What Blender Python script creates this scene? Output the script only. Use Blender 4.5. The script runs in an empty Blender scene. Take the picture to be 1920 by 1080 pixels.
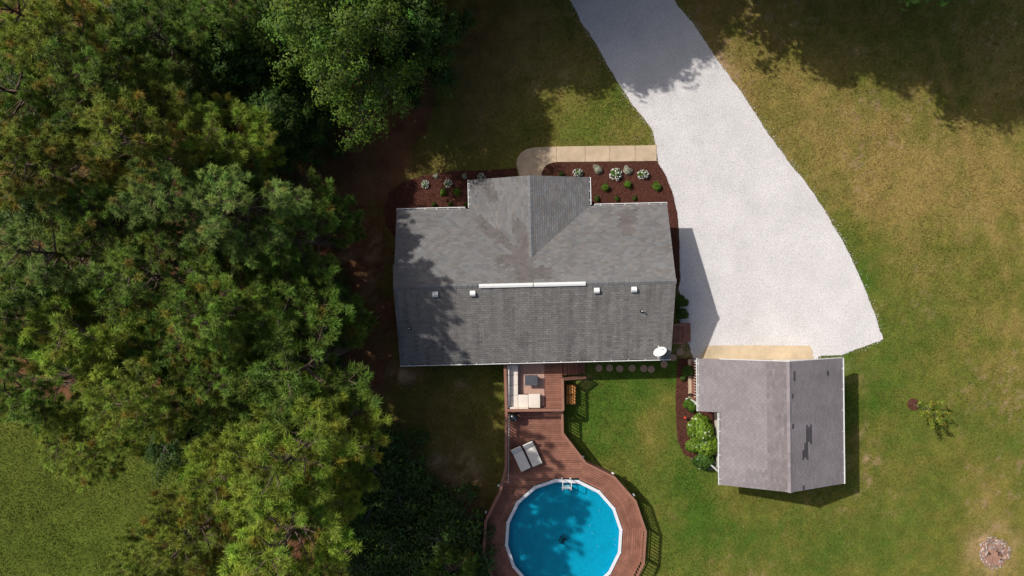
import bpy, bmesh, math, random
import numpy as np
from mathutils import Vector, Matrix

random.seed(7); RNG = np.random.default_rng(7)
SC = bpy.context.scene
COL = SC.collection
R = math.radians

# ---------------------------------------------------------------- camera
H = 45.0; F = 1286.0                       # drone height (m), focal length in photo pixels (1920 wide)
cam = bpy.data.objects.new('camera', bpy.data.cameras.new('camera'))
COL.objects.link(cam); cam.location = (0, 0, H); cam.rotation_euler = (0, 0, 0)
cam.data.sensor_width = 36; cam.data.lens = F / 1920 * 36; cam.data.clip_end = 1500
SC.camera = cam
# ---------------------------------------------------------------- light
SD = Vector((-0.86, 0.53, 1.0)).normalized()          # towards the sun
w = bpy.data.worlds.new('World'); SC.world = w; w.use_nodes = True
nt = w.node_tree; sky = nt.nodes.new('ShaderNodeTexSky'); sky.sky_type = 'NISHITA'; sky.sun_disc = False
sky.sun_elevation = math.asin(SD.z); sky.sun_rotation = math.atan2(SD.x, SD.y); sky.air_density = 1.0; sky.dust_density = 4.0; sky.ozone_density = .6
bg = nt.nodes['Background']; bg.inputs[1].default_value = 0.092
nt.links.new(sky.outputs[0], bg.inputs[0])
sun = bpy.data.objects.new('sun', bpy.data.lights.new('sun', 'SUN')); COL.objects.link(sun)
sun.data.energy = 3.8; sun.data.angle = R(0.6); sun.data.color = (1.0, 0.955, 0.88)
sun.rotation_euler = SD.to_track_quat('Z', 'Y').to_euler(); sun.location = (-30, 20, 60)
vs = SC.view_settings; vs.view_transform = 'Standard'; vs.look = 'None'; vs.gamma = 1.0; vs.exposure = 0.0; vs.use_curve_mapping = False

# ---------------------------------------------------------------- helpers
def P(px, py, h=0.0):
    k = (H - h) / F
    return Vector(((px - 960) * k, (540 - py) * k, h))
def G(px, py):
    p = P(px, py, 0); return (p.x, p.y)
def tag(o, label=None, cat=None, group=None, kind=None):
    if label: o['label'] = label
    if cat: o['category'] = cat
    if group: o['group'] = group
    if kind: o['kind'] = kind
    return o
def thing(name, loc, label, cat, rz=0.0, group=None):
    o = bpy.data.objects.new(name, None); COL.objects.link(o); o.empty_display_size = .3
    o.location = loc; o.rotation_euler = (0, 0, rz)
    return tag(o, label, cat, group)
def link(name, me, parent=None, loc=(0, 0, 0), rot=(0, 0, 0)):
    o = bpy.data.objects.new(name, me); COL.objects.link(o); o.location = loc; o.rotation_euler = rot
    if parent: o.parent = parent
    return o
def copy_tree(o, parent=None):
    c = o.copy(); COL.objects.link(c)
    if parent: c.parent = parent
    for ch in list(o.children): copy_tree(ch, c)
    return c

class MB:
    def __init__(s): s.v = []; s.f = []; s.c = []
    def add(s, vs_, fs, col=None):
        n = len(s.v); s.v += [tuple(v) for v in vs_]; s.f += [tuple(i + n for i in f) for f in fs]
        if col is not None: s.c += [col] * len(vs_)
        return s
    def box(s, c, d, rz=0.0, m=None):
        x, y, z = d[0] / 2, d[1] / 2, d[2] / 2
        if m is None: m = Matrix.Rotation(rz, 3, 'Z')
        c = Vector(c)
        vs_ = [c + m @ Vector((a * x, b * y, e * z)) for a in (-1, 1) for b in (-1, 1) for e in (-1, 1)]
        return s.add(vs_, [(0, 1, 3, 2), (4, 6, 7, 5), (0, 4, 5, 1), (2, 3, 7, 6), (0, 2, 6, 4), (1, 5, 7, 3)])
    def bar(s, a, b, wd, ht):                 # box from a to b, width horizontal, height vertical-ish
        a = Vector(a); b = Vector(b); d = b - a; L = d.length; d.normalize()
        sd = Vector((0, 0, 1)).cross(d)
        if sd.length < 1e-4: sd = Vector((1, 0, 0))
        sd.normalize(); up = d.cross(sd)
        m = Matrix((d, sd, up)).transposed()
        return s.box((a + b) / 2, (L, wd, ht), m=m)
    def prism(s, poly, z0, z1):
        n = len(poly)
        ar = sum(poly[i][0] * poly[(i + 1) % n][1] - poly[(i + 1) % n][0] * poly[i][1] for i in range(n))
        if ar < 0: poly = poly[::-1]
        vs_ = [(p[0], p[1], z0) for p in poly] + [(p[0], p[1], z1) for p in poly]
        fs = [tuple(range(n, 2 * n)), tuple(range(n - 1, -1, -1))] + [(i, (i + 1) % n, (i + 1) % n + n, i + n) for i in range(n)]
        return s.add(vs_, fs)
    def tube(s, pts, rr, n=8, cap=True):
        pts = [Vector(p) for p in pts]
        if not isinstance(rr, (list, tuple)): rr = [rr] * len(pts)
        vs_ = []; fs = []; ref = None
        for i, p in enumerate(pts):
            d = (pts[min(i + 1, len(pts) - 1)] - pts[max(i - 1, 0)]).normalized()
            if ref is None: ref = Vector((1, 0, 0)) if abs(d.x) < .8 else Vector((0, 1, 0))
            a = (ref - d * ref.dot(d)).normalized(); b = d.cross(a); ref = a
            vs_ += [p + (a * math.cos(t) + b * math.sin(t)) * rr[i] for t in [2 * math.pi * k / n for k in range(n)]]
        for i in range(len(pts) - 1):
            for k in range(n):
                fs.append((i * n + k, i * n + (k + 1) % n, (i + 1) * n + (k + 1) % n, (i + 1) * n + k))
        if cap: fs += [tuple(range(n - 1, -1, -1)), tuple(range(len(vs_) - n, len(vs_)))]
        return s.add(vs_, fs)
    def lathe(s, c, prof, n=20, jit=0):
        vs_ = []; fs = []
        for r, z in prof:
            for k in range(n):
                q = 1 + (random.uniform(-jit, jit) if jit else 0); t = 2 * math.pi * k / n
                vs_.append((c[0] + r * q * math.cos(t), c[1] + r * q * math.sin(t), c[2] + z))
        for i in range(len(prof) - 1):
            for k in range(n):
                fs.append((i * n + k, i * n + (k + 1) % n, (i + 1) * n + (k + 1) % n, (i + 1) * n + k))
        fs += [tuple(range(n - 1, -1, -1)), tuple(range(len(vs_) - n, len(vs_)))]
        return s.add(vs_, fs)
    def mesh(s, name, mat, smooth=False, off=None, bevel=0, seg=2):
        me = bpy.data.meshes.new(name)
        vs_ = s.v if off is None else [(v[0] - off[0], v[1] - off[1], v[2] - off[2]) for v in s.v]
        me.from_pydata(vs_, [], s.f)
        if s.c:
            a = me.color_attributes.new('Col', 'FLOAT_COLOR', 'POINT')
            a.data.foreach_set('color', np.array([(c[0], c[1], c[2], 1) for c in s.c], dtype=np.float32).ravel())
        if bevel:
            bm = bmesh.new(); bm.from_mesh(me)
            bmesh.ops.bevel(bm, geom=bm.edges[:], offset=bevel, segments=seg, affect='EDGES', profile=.6)
            bm.to_mesh(me); bm.free()
        me.materials.append(mat)
        if smooth: me.polygons.foreach_set('use_smooth', [True] * len(me.polygons))
        me.update(); return me
    def build(s, name, mat, parent=None, smooth=False, world=False, bevel=0, seg=2, base=None):
        off = parent.location if (world and parent) else base
        o = link(name, s.mesh(name, mat, smooth, off, bevel, seg), parent)
        if base is not None and not parent: o.location = base
        return o

def npmesh(name, V, T, mat, C=None, smooth=False):
    me = bpy.data.meshes.new(name); V = np.asarray(V, np.float32); T = np.asarray(T, np.int32)
    n = T.shape[1]
    me.vertices.add(len(V)); me.vertices.foreach_set('co', V.ravel())
    me.loops.add(T.size); me.loops.foreach_set('vertex_index', T.ravel())
    me.polygons.add(len(T)); me.polygons.foreach_set('loop_start', np.arange(0, T.size, n, dtype=np.int32))
    if C is not None:
        a = me.color_attributes.new('Col', 'FLOAT_COLOR', 'POINT')
        C4 = np.ones((len(V), 4), np.float32); C4[:, :3] = C; a.data.foreach_set('color', C4.ravel())
    me.materials.append(mat); me.update(calc_edges=True)
    if smooth: me.polygons.foreach_set('use_smooth', np.ones(len(T), bool))
    return me

# numpy noise -------------------------------------------------------------
_L = np.random.default_rng(3).random((256, 256))
def vnoise(x, y, s=1.0, o=0):
    x = np.asarray(x) / s + 37.3 * o + 1000; y = np.asarray(y) / s + 91.7 * o + 1000
    xi = np.floor(x).astype(int); yi = np.floor(y).astype(int); fx = x - xi; fy = y - yi
    fx = fx * fx * (3 - 2 * fx); fy = fy * fy * (3 - 2 * fy)
    g = lambda a, b: _L[a % 256, b % 256]
    return (g(xi, yi) * (1 - fx) + g(xi + 1, yi) * fx) * (1 - fy) + (g(xi, yi + 1) * (1 - fx) + g(xi + 1, yi + 1) * fx) * fy
def fbm(x, y, s, o=0, n=3):
    t = 0; a = .5; q = 0
    for i in range(n): t = t + a * vnoise(x, y, s / 2 ** i, o + i * 3); q += a; a *= .55
    return t / q
def inpoly(x, y, poly):
    r = np.zeros(len(x), bool); n = len(poly); j = n - 1
    for i in range(n):
        xi, yi = poly[i]; xj, yj = poly[j]
        c = ((yi > y) != (yj > y)) & (x < (xj - xi) * (y - yi) / (yj - yi + 1e-12) + xi); r ^= c; j = i
    return r

# materials ---------------------------------------------------------------
def mat(name, col, rough=.8, var=.18, scale=6.0, bump=0.0, bscale=60.0, attr=False, metal=0.0, spec=.5, stretch=None, transl=0.0, objvar=0.0, coord='Object', fine=0.0, fscale=120.0, bdist=.02):
    m = bpy.data.materials.new(name); m.use_nodes = True; t = m.node_tree; N = t.nodes; Lk = t.links
    b = N['Principled BSDF']; b.inputs['Roughness'].default_value = rough; b.inputs['Metallic'].default_value = metal
    b.inputs['Specular IOR Level'].default_value = spec
    tc = N.new('ShaderNodeTexCoord'); out = tc.outputs[coord]
    if stretch:
        mp = N.new('ShaderNodeMapping'); mp.inputs['Scale'].default_value = stretch; Lk.new(out, mp.inputs[0]); out = mp.outputs[0]
    if attr:
        a = N.new('ShaderNodeVertexColor'); a.layer_name = 'Col'; cs = a.outputs[0]
    else:
        a = N.new('ShaderNodeRGB'); a.outputs[0].default_value = (*col, 1); cs = a.outputs[0]
    def mul(cs, facsock, lo, hi):
        mr = N.new('ShaderNodeMapRange'); mr.inputs[1].default_value = .3; mr.inputs[2].default_value = .7
        mr.inputs[3].default_value = lo; mr.inputs[4].default_value = hi; Lk.new(facsock, mr.inputs[0])
        v = N.new('ShaderNodeVectorMath'); v.operation = 'SCALE'; Lk.new(cs, v.inputs[0]); Lk.new(mr.outputs[0], v.inputs['Scale']); return v.outputs[0]
    if var:
        n = N.new('ShaderNodeTexNoise'); n.inputs['Scale'].default_value = scale; n.inputs['Detail'].default_value = 5; n.inputs['Roughness'].default_value = .65
        Lk.new(out, n.inputs['Vector']); cs = mul(cs, n.outputs[0], 1 - var, 1 + var)
    if fine:
        n = N.new('ShaderNodeTexNoise'); n.inputs['Scale'].default_value = fscale; n.inputs['Detail'].default_value = 3
        Lk.new(out, n.inputs['Vector']); cs = mul(cs, n.outputs[0], 1 - fine, 1 + fine)
    if objvar:
        oi = N.new('ShaderNodeObjectInfo'); mr = N.new('ShaderNodeMapRange'); mr.inputs[3].default_value = 1 - objvar; mr.inputs[4].default_value = 1 + objvar
        Lk.new(oi.outputs['Random'], mr.inputs[0]); v = N.new('ShaderNodeVectorMath'); v.operation = 'SCALE'; Lk.new(cs, v.inputs[0]); Lk.new(mr.outputs[0], v.inputs['Scale']); cs = v.outputs[0]
    Lk.new(cs, b.inputs['Base Color'])
    if bump:
        n = N.new('ShaderNodeTexNoise'); n.inputs['Scale'].default_value = bscale; n.inputs['Detail'].default_value = 4
        Lk.new(out, n.inputs['Vector']); bp = N.new('ShaderNodeBump'); bp.inputs['Strength'].default_value = bump; bp.inputs['Distance'].default_value = bdist
        Lk.new(n.outputs[0], bp.inputs['Height']); Lk.new(bp.outputs[0], b.inputs['Normal'])
    if transl:
        tr = N.new('ShaderNodeBsdfTranslucent'); Lk.new(cs, tr.inputs[0]); mx = N.new('ShaderNodeMixShader'); mx.inputs[0].default_value = transl
        Lk.new(b.outputs[0], mx.inputs[1]); Lk.new(tr.outputs[0], mx.inputs[2]); Lk.new(mx.outputs[0], N['Material Output'].inputs[0])
    return m

M = {}
M['ground'] = mat('lawn_soil', (.1, .1, .03), .95, .18, .9, .4, 9, attr=True, spec=.1, fine=.25, fscale=14, bdist=.06)
M['grass'] = mat('grass_blades', (.1, .1, .03), .75, .15, 3, attr=True, spec=.2, transl=.2)
M['gravel'] = mat('white_gravel', (.67, .645, .64), .95, .09, .5, .9, 18, spec=.1, fine=.18, fscale=14, bdist=.04)
M['stone'] = mat('gravel_stones', (.66, .63, .64), .9, 0, attr=True, spec=.2)
M['concrete'] = mat('exposed_concrete', (.56, .43, .30), .9, .17, 1.2, .5, 50, spec=.2, fine=.14, fscale=40)
M['apron'] = mat('tan_apron_concrete', (.60, .475, .32), .9, .2, .8, .4, 60, spec=.2, fine=.08, fscale=30)
M['mulch'] = mat('brown_mulch', (.105, .043, .030), .95, .3, 3, 1.0, 16, spec=.1, fine=.35, fscale=20, bdist=.05)
M['mulchchip'] = mat('mulch_chips', (.1, .05, .03), .9, 0, attr=True, spec=.15)
M['shingle'] = mat('grey_shingles', (.18, .18, .19), .92, .12, .6, .6, 90, attr=True, spec=.25, fine=.13, fscale=45)
M['stain'] = mat('streaked_grey_shingles', (.18, .18, .19), .92, .24, 1.6, .6, 90, attr=True, spec=.25, fine=.13, fscale=45, stretch=(1.6, .14, .14))
M['white'] = mat('white_metal', (.78, .78, .77), .45, .06, 3, spec=.5)
M['gutter_in'] = mat('gutter_trough', (.09, .075, .06), .9, .4, 8)
M['siding'] = mat('pale_siding', (.62, .59, .53), .7, .06, 3)
M['trim'] = mat('white_trim', (.75, .74, .72), .6, .05, 3)
M['glass'] = mat('window_glass', (.03, .04, .05), .08, .1, 1, spec=.8)
M['found'] = mat('block_foundation', (.33, .30, .28), .9, .2, 4, .4, 40)
M['deck'] = mat('red_brown_deck', (.275, .122, .083), .72, .24, 2.2, .35, 40, spec=.3, objvar=.14, stretch=(1, 1, 1), fine=.10, fscale=25)
M['rail'] = mat('red_brown_rail', (.30, .143, .098), .7, .14, 3, spec=.3)
M['liner'] = mat('pool_liner', (.0, .43, .57), .6, .10, 1.2, spec=.2, fine=.10, fscale=9)
M['rim'] = mat('pool_rim', (.76, .77, .80), .4, .07, 2, spec=.5)
M['poolwall'] = mat('pool_wall', (.55, .58, .62), .6, .05, 3)
M['cushion'] = mat('cream_cushion', (.80, .71, .62), .9, .05, 5, .2, 30, spec=.1)
M['cushion2'] = mat('beige_cushion', (.76, .71, .63), .9, .06, 5, .2, 30, spec=.1)
M['wicker'] = mat('dark_wicker', (.05, .035, .028), .7, .3, 30, .6, 60)
M['rug'] = mat('outdoor_rug', (.50, .31, .24), .95, .22, 14, .4, 60, fine=.35, fscale=26)
M['slate'] = mat('dark_table', (.075, .08, .095), .55, .15, 8)
M['black'] = mat('black_enamel', (.012, .012, .014), .25, .1, 5, spec=.6)
M['steel'] = mat('brushed_steel', (.5, .5, .5), .35, .1, 5, metal=1.0)
M['boot'] = mat('black_rubber', (.02, .02, .02), .7, .1, 5)
M['step'] = mat('round_paver', (.38, .25, .17), .9, .15, 8, .4, 60, fine=.2, fscale=40)
M['bark'] = mat('pine_bark', (.11, .075, .055), .95, .3, 5, .8, 20, stretch=(1, 1, .3))
M['bark2'] = mat('grey_bark', (.16, .14, .12), .95, .3, 5, .8, 20, stretch=(1, 1, .3))
M['needle'] = mat('pine_needles', (.1, .1, .03), .55, 0, attr=True, spec=.25, transl=.30, objvar=.16)
M['leaf'] = mat('tree_leaves', (.1, .1, .03), .6, 0, attr=True, spec=.18, transl=.32, objvar=.06)
M['petal'] = mat('petals', (.7, .7, .66), .8, 0, attr=True, transl=.2)
M['ash'] = mat('ash_soil', (.34, .19, .135), .95, .28, 3, .8, 25, fine=.2, fscale=20)
M['rock'] = mat('pale_fire_rock', (.36, .28, .24), .9, .35, 4, .7, 15, objvar=.5)
M['char'] = mat('charred_wood', (.05, .035, .03), .9, .3, 8)
M['wood'] = mat('orange_split_wood', (.55, .25, .06), .8, .3, 9, .3, 30, objvar=.35)
M['red'] = mat('red_ball', (.65, .04, .03), .3, .05, 5)
M['tan'] = mat('beige_panel', (.33, .29, .23), .8, .1, 4)
M['porchfloor'] = mat('porch_wood', (.25, .105, .075), .8, .15, 4)
M['baluster_pale'] = mat('pale_baluster', (.70, .52, .42), .7, .08, 4)
M['dull'] = mat('grey_plastic', (.12, .12, .125), .7, .1, 5)
wm = bpy.data.materials.new('pool_water'); wm.use_nodes = True; t = wm.node_tree; N = t.nodes
for n in list(N):
    if n.type == 'BSDF_PRINCIPLED': N.remove(n)
tr = N.new('ShaderNodeBsdfTransparent'); tr.inputs[0].default_value = (.62, .90, .97, 1)
gl = N.new('ShaderNodeBsdfGlossy'); gl.inputs['Roughness'].default_value = .08
fr = N.new('ShaderNodeFresnel'); fr.inputs[0].default_value = 1.33
nz = N.new('ShaderNodeTexNoise'); nz.inputs['Scale'].default_value = 4; nz.inputs['Detail'].default_value = 3
tcw = N.new('ShaderNodeTexCoord'); t.links.new(tcw.outputs['Object'], nz.inputs['Vector'])
bw = N.new('ShaderNodeBump'); bw.inputs['Strength'].default_value = .25; bw.inputs['Distance'].default_value = .05
t.links.new(nz.outputs[0], bw.inputs['Height']); t.links.new(bw.outputs[0], gl.inputs['Normal']); t.links.new(bw.outputs[0], fr.inputs['Normal'])
mxw = N.new('ShaderNodeMixShader'); t.links.new(fr.outputs[0], mxw.inputs[0]); t.links.new(tr.outputs[0], mxw.inputs[1]); t.links.new(gl.outputs[0], mxw.inputs[2])
t.links.new(mxw.outputs[0], N['Material Output'].inputs[0]); M['water'] = wm

# ---------------------------------------------------------------- outlines (photo pixels on the ground)
def GP(l): return [G(*p) for p in l]
DRIVE_PX = [(960, -320), (1020, -110), (1070, 0), (1095, 50), (1130, 105), (1165, 165), (1200, 215), (1222, 240), (1229, 270), (1232, 300), (1245, 330), (1259, 360),
            (1268, 400), (1274, 440), (1275, 520), (1276, 600), (1290, 640), (1300, 668), (1302, 690), (1530, 690), (1534, 668), (1578, 665), (1620, 650), (1655, 636),
            (1640, 590), (1620, 540), (1590, 470), (1550, 400), (1500, 330), (1450, 262), (1400, 190), (1350, 120), (1310, 60), (1265, 0), (1220, -110), (1180, -320)]
BED_R = GP([(1010, 420), (1012, 335), (1016, 318), (1025, 308), (1042, 304.5), (1230, 302.5), (1246, 326), (1260, 360), (1269, 400), (1273, 450), (1274, 520), (1270, 545), (1235, 545), (1235, 430)])
BED_L = GP([(985, 420), (972, 335), (968, 316), (900, 320), (840, 322), (790, 330), (752, 343), (730, 362), (721, 390), (724, 420), (738, 445), (780, 455), (900, 420)])
BED_G = GP([(1274, 672), (1269, 700), (1267, 740), (1268, 790), (1271, 825), (1282, 850), (1300, 862), (1330, 872), (1345, 850), (1345, 690), (1302, 672)])
WALK_OUT = [(1231, 272), (1191, 273), (1143, 273.5), (1097, 274), (1043, 275), (1005, 276), (988, 279), (976, 287), (969, 298), (968, 308), (971, 320), (976, 345)]
WALK_IN = [(1231, 302), (1191, 302.5), (1143, 303), (1097, 303.5), (1043, 304), (1036, 305), (1028, 308), (1021, 314), (1017, 322), (1015, 345)]
WALK = GP(WALK_OUT + WALK_IN[::-1])
APRON = GP([(1308, 690), (1312, 668), (1326, 648), (1400, 647.5), (1518, 648), (1522, 655), (1528, 690)])
HC = Vector((1.34, .22)); HROT = R(1.35); HX, HYh = 8.34, 4.735; HE, HR = 2.7, 4.55
def HW(x, y): c, s = math.cos(HROT), math.sin(HROT); return (HC.x + c * x - s * y, HC.y + s * x + c * y)
HOUSE_FP = [HW(-7.9, -4.3), HW(7.9, -4.3), HW(7.9, 4.3), HW(-7.9, 4.3)]
GAR_FP = [(12.2, -4.7), (20.1, -4.7), (20.1, -12.0), (12.9, -12.0)]
PC = Vector((3.34, -16.13)); PR = 3.83; OR = 5.22; A0 = 7.5
def ring(r, k): a = R(A0 + 22.5 * k); return Vector((PC.x + r * math.cos(a), PC.y + r * math.sin(a)))
ZU, ZL = 1.1, 0.6
DECK_FP = [(-.45, -4.2), (3.25, -4.2), (3.25, -9.2)] + [tuple(ring(OR, k)) for k in range(3, -11, -1)] + [(-.43, -11.4)]

# ---------------------------------------------------------------- ground
def gauss(px, py, cx, cy, rx, ry): return np.exp(-((px - cx) / rx) ** 2 - ((py - cy) / ry) ** 2)
GREEN = np.array((.068, .125, .015)); OLIVE = np.array((.155, .155, .030)); DRY = np.array((.285, .207, .066)); SOIL = np.array((.125, .058, .030)); TAN = np.array((.40, .27, .16))
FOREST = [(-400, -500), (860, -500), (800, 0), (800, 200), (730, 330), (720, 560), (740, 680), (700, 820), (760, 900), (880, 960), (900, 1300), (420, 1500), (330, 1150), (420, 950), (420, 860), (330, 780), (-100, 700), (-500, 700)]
def gcol(x, y):
    px = 960 + x * F / H; py = 540 - y * F / H
    wx = (fbm(x, y, 6, 1) - .5) * 170; wy = (fbm(x, y, 6, 2) - .5) * 170
    qx = px + wx; qy = py + wy
    d = .43 + .65 * (fbm(x, y, 7, 4) - .5) + .50 * (fbm(x, y, 1.6, 5) - .5) + .50 * (fbm(x, y, .45, 6) - .5)
    for cx, cy, rx, ry, a in [(1520, 140, 300, 200, .40), (1880, 430, 130, 300, .24), (1720, 820, 260, 190, -.16), (1560, 560, 60, 150, -.15), (1310, 190, 70, 130, .30), (1680, 330, 170, 110, .22), (1150, 790, 130, 130, -.50), (1130, 240, 110, 55, -.30),
                              (1560, 520, 70, 130, -.22), (1700, 640, 120, 90, -.12), (1450, 1010, 200, 70, -.22), (1258, 800, 30, 110, .34), (950, 60, 120, 150, .40), (1650, 830, 45, 70, .22), (1864, 1036, 70, 60, .40),
                              (1380, 900, 40, 60, .25), (1700, 430, 60, 160, .20), (120, 980, 480, 360, -.30), (1600, 950, 90, 60, -.14), (1300, 930, 110, 110, -.12), (1750, 900, 130, 60, .16), (830, 780, 110, 90, .1), (1190, 690, 90, 25, -.3)]:
        d = d + a * gauss(qx, qy, cx, cy, rx, ry)
    s = (px - 1790) - (py - 200) * .30                   # faint wheel tracks crossing the right lawn
    d = d + .20 * np.exp(-(s / 9) ** 2) * (px > 1700) + .17 * np.exp(-((s - 62) / 10) ** 2) * (px > 1700)
    d = np.clip(d, 0, 1)[:, None]
    c = np.where(d < .5, GREEN + (OLIVE - GREEN) * (d * 2), OLIVE + (DRY - OLIVE) * (d * 2 - 1))
    th = np.exp(-((fbm(x, y, 1.1, 71) - .5) / .018) ** 2) * np.clip((fbm(x, y, 4.5, 73) - .46) * 6, 0, 1) * np.clip(d[:, 0] * 1.6 - .1, 0, 1)   # squiggles of pale thatch
    th = (th * (.35 + .5 * (px > 1250)))[:, None]; c = c * (1 - th) + TAN * .85 * th
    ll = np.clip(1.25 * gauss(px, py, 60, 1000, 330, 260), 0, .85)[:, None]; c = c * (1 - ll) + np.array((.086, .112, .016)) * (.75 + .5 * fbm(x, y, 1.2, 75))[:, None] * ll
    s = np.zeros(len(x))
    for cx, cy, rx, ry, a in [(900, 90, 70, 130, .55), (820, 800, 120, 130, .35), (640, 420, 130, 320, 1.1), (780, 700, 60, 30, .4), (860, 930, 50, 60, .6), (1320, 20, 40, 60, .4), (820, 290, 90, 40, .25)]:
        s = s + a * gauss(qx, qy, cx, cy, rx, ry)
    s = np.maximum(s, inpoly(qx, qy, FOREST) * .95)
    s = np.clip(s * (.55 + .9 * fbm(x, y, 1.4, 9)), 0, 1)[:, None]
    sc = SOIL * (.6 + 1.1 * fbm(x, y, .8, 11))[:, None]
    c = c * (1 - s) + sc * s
    t = np.zeros(len(x))
    for cx, cy, rx, ry, a in [(868, 895, 26, 42, .85), (815, 868, 16, 16, .7), (760, 706, 20, 12, 1.6), (872, 718, 12, 9, 1.5), (1615, 813, 10, 10, 1.5), (1622, 858, 14, 10, 1.6), (560, 280, 16, 50, 1.3), (1040, 150, 20, 16, .9),
                              (1350, 130, 20, 26, 1.0), (1378, 190, 12, 22, .8), (1290, 655, 22, 26, 1.3), (1575, 690, 26, 20, .8), (1864, 1036, 40, 36, 1.3), (1100, 697, 9, 22, 1.2), (700, 500, 22, 60, .7), (990, 150, 26, 26, .6), (645, 480, 20, 8, .8)]:
        t = t + a * gauss(px + wx * .25, py + wy * .25, cx, cy, rx, ry)
    t = np.clip(t * (fbm(x, y, 1.1, 13) * 2.6 + fbm(x, y, .22, 14) * 2.2 - 2.0), 0, .9)[:, None]
    c = c * (1 - t) + TAN * (.75 + .5 * fbm(x, y, .4, 15))[:, None] * t
    return c, np.clip(1 - s[:, 0] * .9 - t[:, 0] * .9, .0, 1)

gx = np.concatenate([np.linspace(-320, -46, 14), np.arange(-44, 44.01, .28), np.linspace(46, 320, 14)])
gy = np.concatenate([np.linspace(-320, -30, 14), np.arange(-28, 28.01, .28), np.linspace(30, 320, 14)])
X, Y = np.meshgrid(gx, gy); x = X.ravel(); y = Y.ravel()
z = -.02 - .05 * fbm(x, y, 2.0, 20)
nx, ny = len(gx), len(gy)
i = (np.arange(ny - 1)[:, None] * nx + np.arange(nx - 1)[None, :]).ravel()
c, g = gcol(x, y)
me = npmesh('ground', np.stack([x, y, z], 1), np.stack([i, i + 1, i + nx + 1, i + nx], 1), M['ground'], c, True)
o = link('ground', me); tag(o, 'lawn and forest floor of patchy green and dry grass', 'ground', kind='structure')

# grass blades (too many to count): one mesh
AVOID = [GP(DRIVE_PX), BED_R, BED_L, BED_G, WALK, APRON, HOUSE_FP, GAR_FP, DECK_FP]
n = 520000
x = RNG.uniform(-34.5, 34.5, n); y = RNG.uniform(-19.8, 19.8, n)
keep = np.ones(n, bool)
keep &= ~inpoly(x + RNG.normal(0, .09, n), y + RNG.normal(0, .09, n), AVOID[0])
for pl in AVOID[1:]: keep &= ~inpoly(x, y, pl)
keep &= (x - PC.x) ** 2 + (y - PC.y) ** 2 > OR ** 2
for cx, cy, rr in [(1864, 1036, .95), (1713, 758, .36)]:
    q = G(cx, cy); keep &= (x - q[0]) ** 2 + (y - q[1]) ** 2 > rr * rr
STEPS = [(1123, 690), (1143, 690), (1162, 691), (1185, 690), (1207, 691), (1221, 692), (1245, 683), (1262, 670), (1275, 660)]
for cx, cy in STEPS:
    q = G(cx, cy); keep &= (x - q[0]) ** 2 + (y - q[1]) ** 2 > .26 ** 2
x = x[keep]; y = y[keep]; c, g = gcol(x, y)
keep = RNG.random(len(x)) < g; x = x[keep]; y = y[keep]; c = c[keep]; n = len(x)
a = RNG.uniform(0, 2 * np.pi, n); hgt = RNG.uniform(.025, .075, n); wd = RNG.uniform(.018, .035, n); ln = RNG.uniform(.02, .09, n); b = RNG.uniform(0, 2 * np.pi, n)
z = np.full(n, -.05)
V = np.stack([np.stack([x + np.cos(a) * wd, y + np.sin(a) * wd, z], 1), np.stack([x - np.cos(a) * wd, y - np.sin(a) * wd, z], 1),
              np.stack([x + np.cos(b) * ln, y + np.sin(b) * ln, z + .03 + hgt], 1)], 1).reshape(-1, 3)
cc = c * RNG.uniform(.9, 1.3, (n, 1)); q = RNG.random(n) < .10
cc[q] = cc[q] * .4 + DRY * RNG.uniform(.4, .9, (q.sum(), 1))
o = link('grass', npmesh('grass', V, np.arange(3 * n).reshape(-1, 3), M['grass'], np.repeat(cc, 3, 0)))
tag(o, 'short patchy grass blades covering the lawns', 'grass', kind='stuff')

def ragged(poly, amp, step=.25, o=0):
    r = []
    for k in range(len(poly)):
        a = Vector(poly[k]); b = Vector(poly[(k + 1) % len(poly)]); m = max(1, int((b - a).length / step))
        nrm = Vector((b.y - a.y, a.x - b.x)).normalized()
        for j in range(m):
            p = a.lerp(b, j / m); q = float(fbm(np.array([p.x]), np.array([p.y]), .7, 30 + o)[0] - .5) * 2 * amp
            r.append((p.x + nrm.x * q, p.y + nrm.y * q))
    return r
DRIVE = ragged(GP(DRIVE_PX), .14)
def sheet(name, poly, z, m, label, cat):
    mb = MB(); mb.prism(poly, z - .09, z); o = mb.build(name, m)
    return tag(o, label, cat, kind='structure')
sheet('driveway', DRIVE, .012, M['gravel'], 'white gravel driveway running from the top edge to the garage', 'driveway')
for poly, nm, lb in [(BED_R, 'mulch_bed', 'brown mulch bed between the walkway and the right front of the house'), (BED_L, 'mulch_bed', 'shaded brown mulch bed at the left front of the house'), (BED_G, 'mulch_bed', 'brown mulch bed along the left side of the garage')]:
    sheet(nm, ragged(poly, .05, .3, 3), .03, M['mulch'], lb, 'flower bed')
# loose stones on the gravel
n = 190000
pts = np.array(GP(DRIVE_PX)); x = RNG.uniform(pts[:, 0].min(), pts[:, 0].max(), n); y = RNG.uniform(-5.2, 20, n)
sg_ = np.where(RNG.random(n) < .12, .38, .12); jx = x + RNG.normal(0, 1, n) * sg_; jy = y + RNG.normal(0, 1, n) * sg_
k = inpoly(jx, jy, GP(DRIVE_PX)) & ~inpoly(x, y, APRON) & ~inpoly(x, y, WALK); x = x[k]; y = y[k]; n = len(x)
s = RNG.uniform(.013, .034, n); a = RNG.uniform(0, 6.28, n); z0 = np.full(n, .004)
dv = []
for j in range(3): dv.append(np.stack([x + np.cos(a + j * 2.1) * s * 1.1, y + np.sin(a + j * 2.1) * s * 1.1, z0], 1))
dv.append(np.stack([x + RNG.normal(0, .3, n) * s, y + RNG.normal(0, .3, n) * s, z0 + s * .9], 1))
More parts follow.
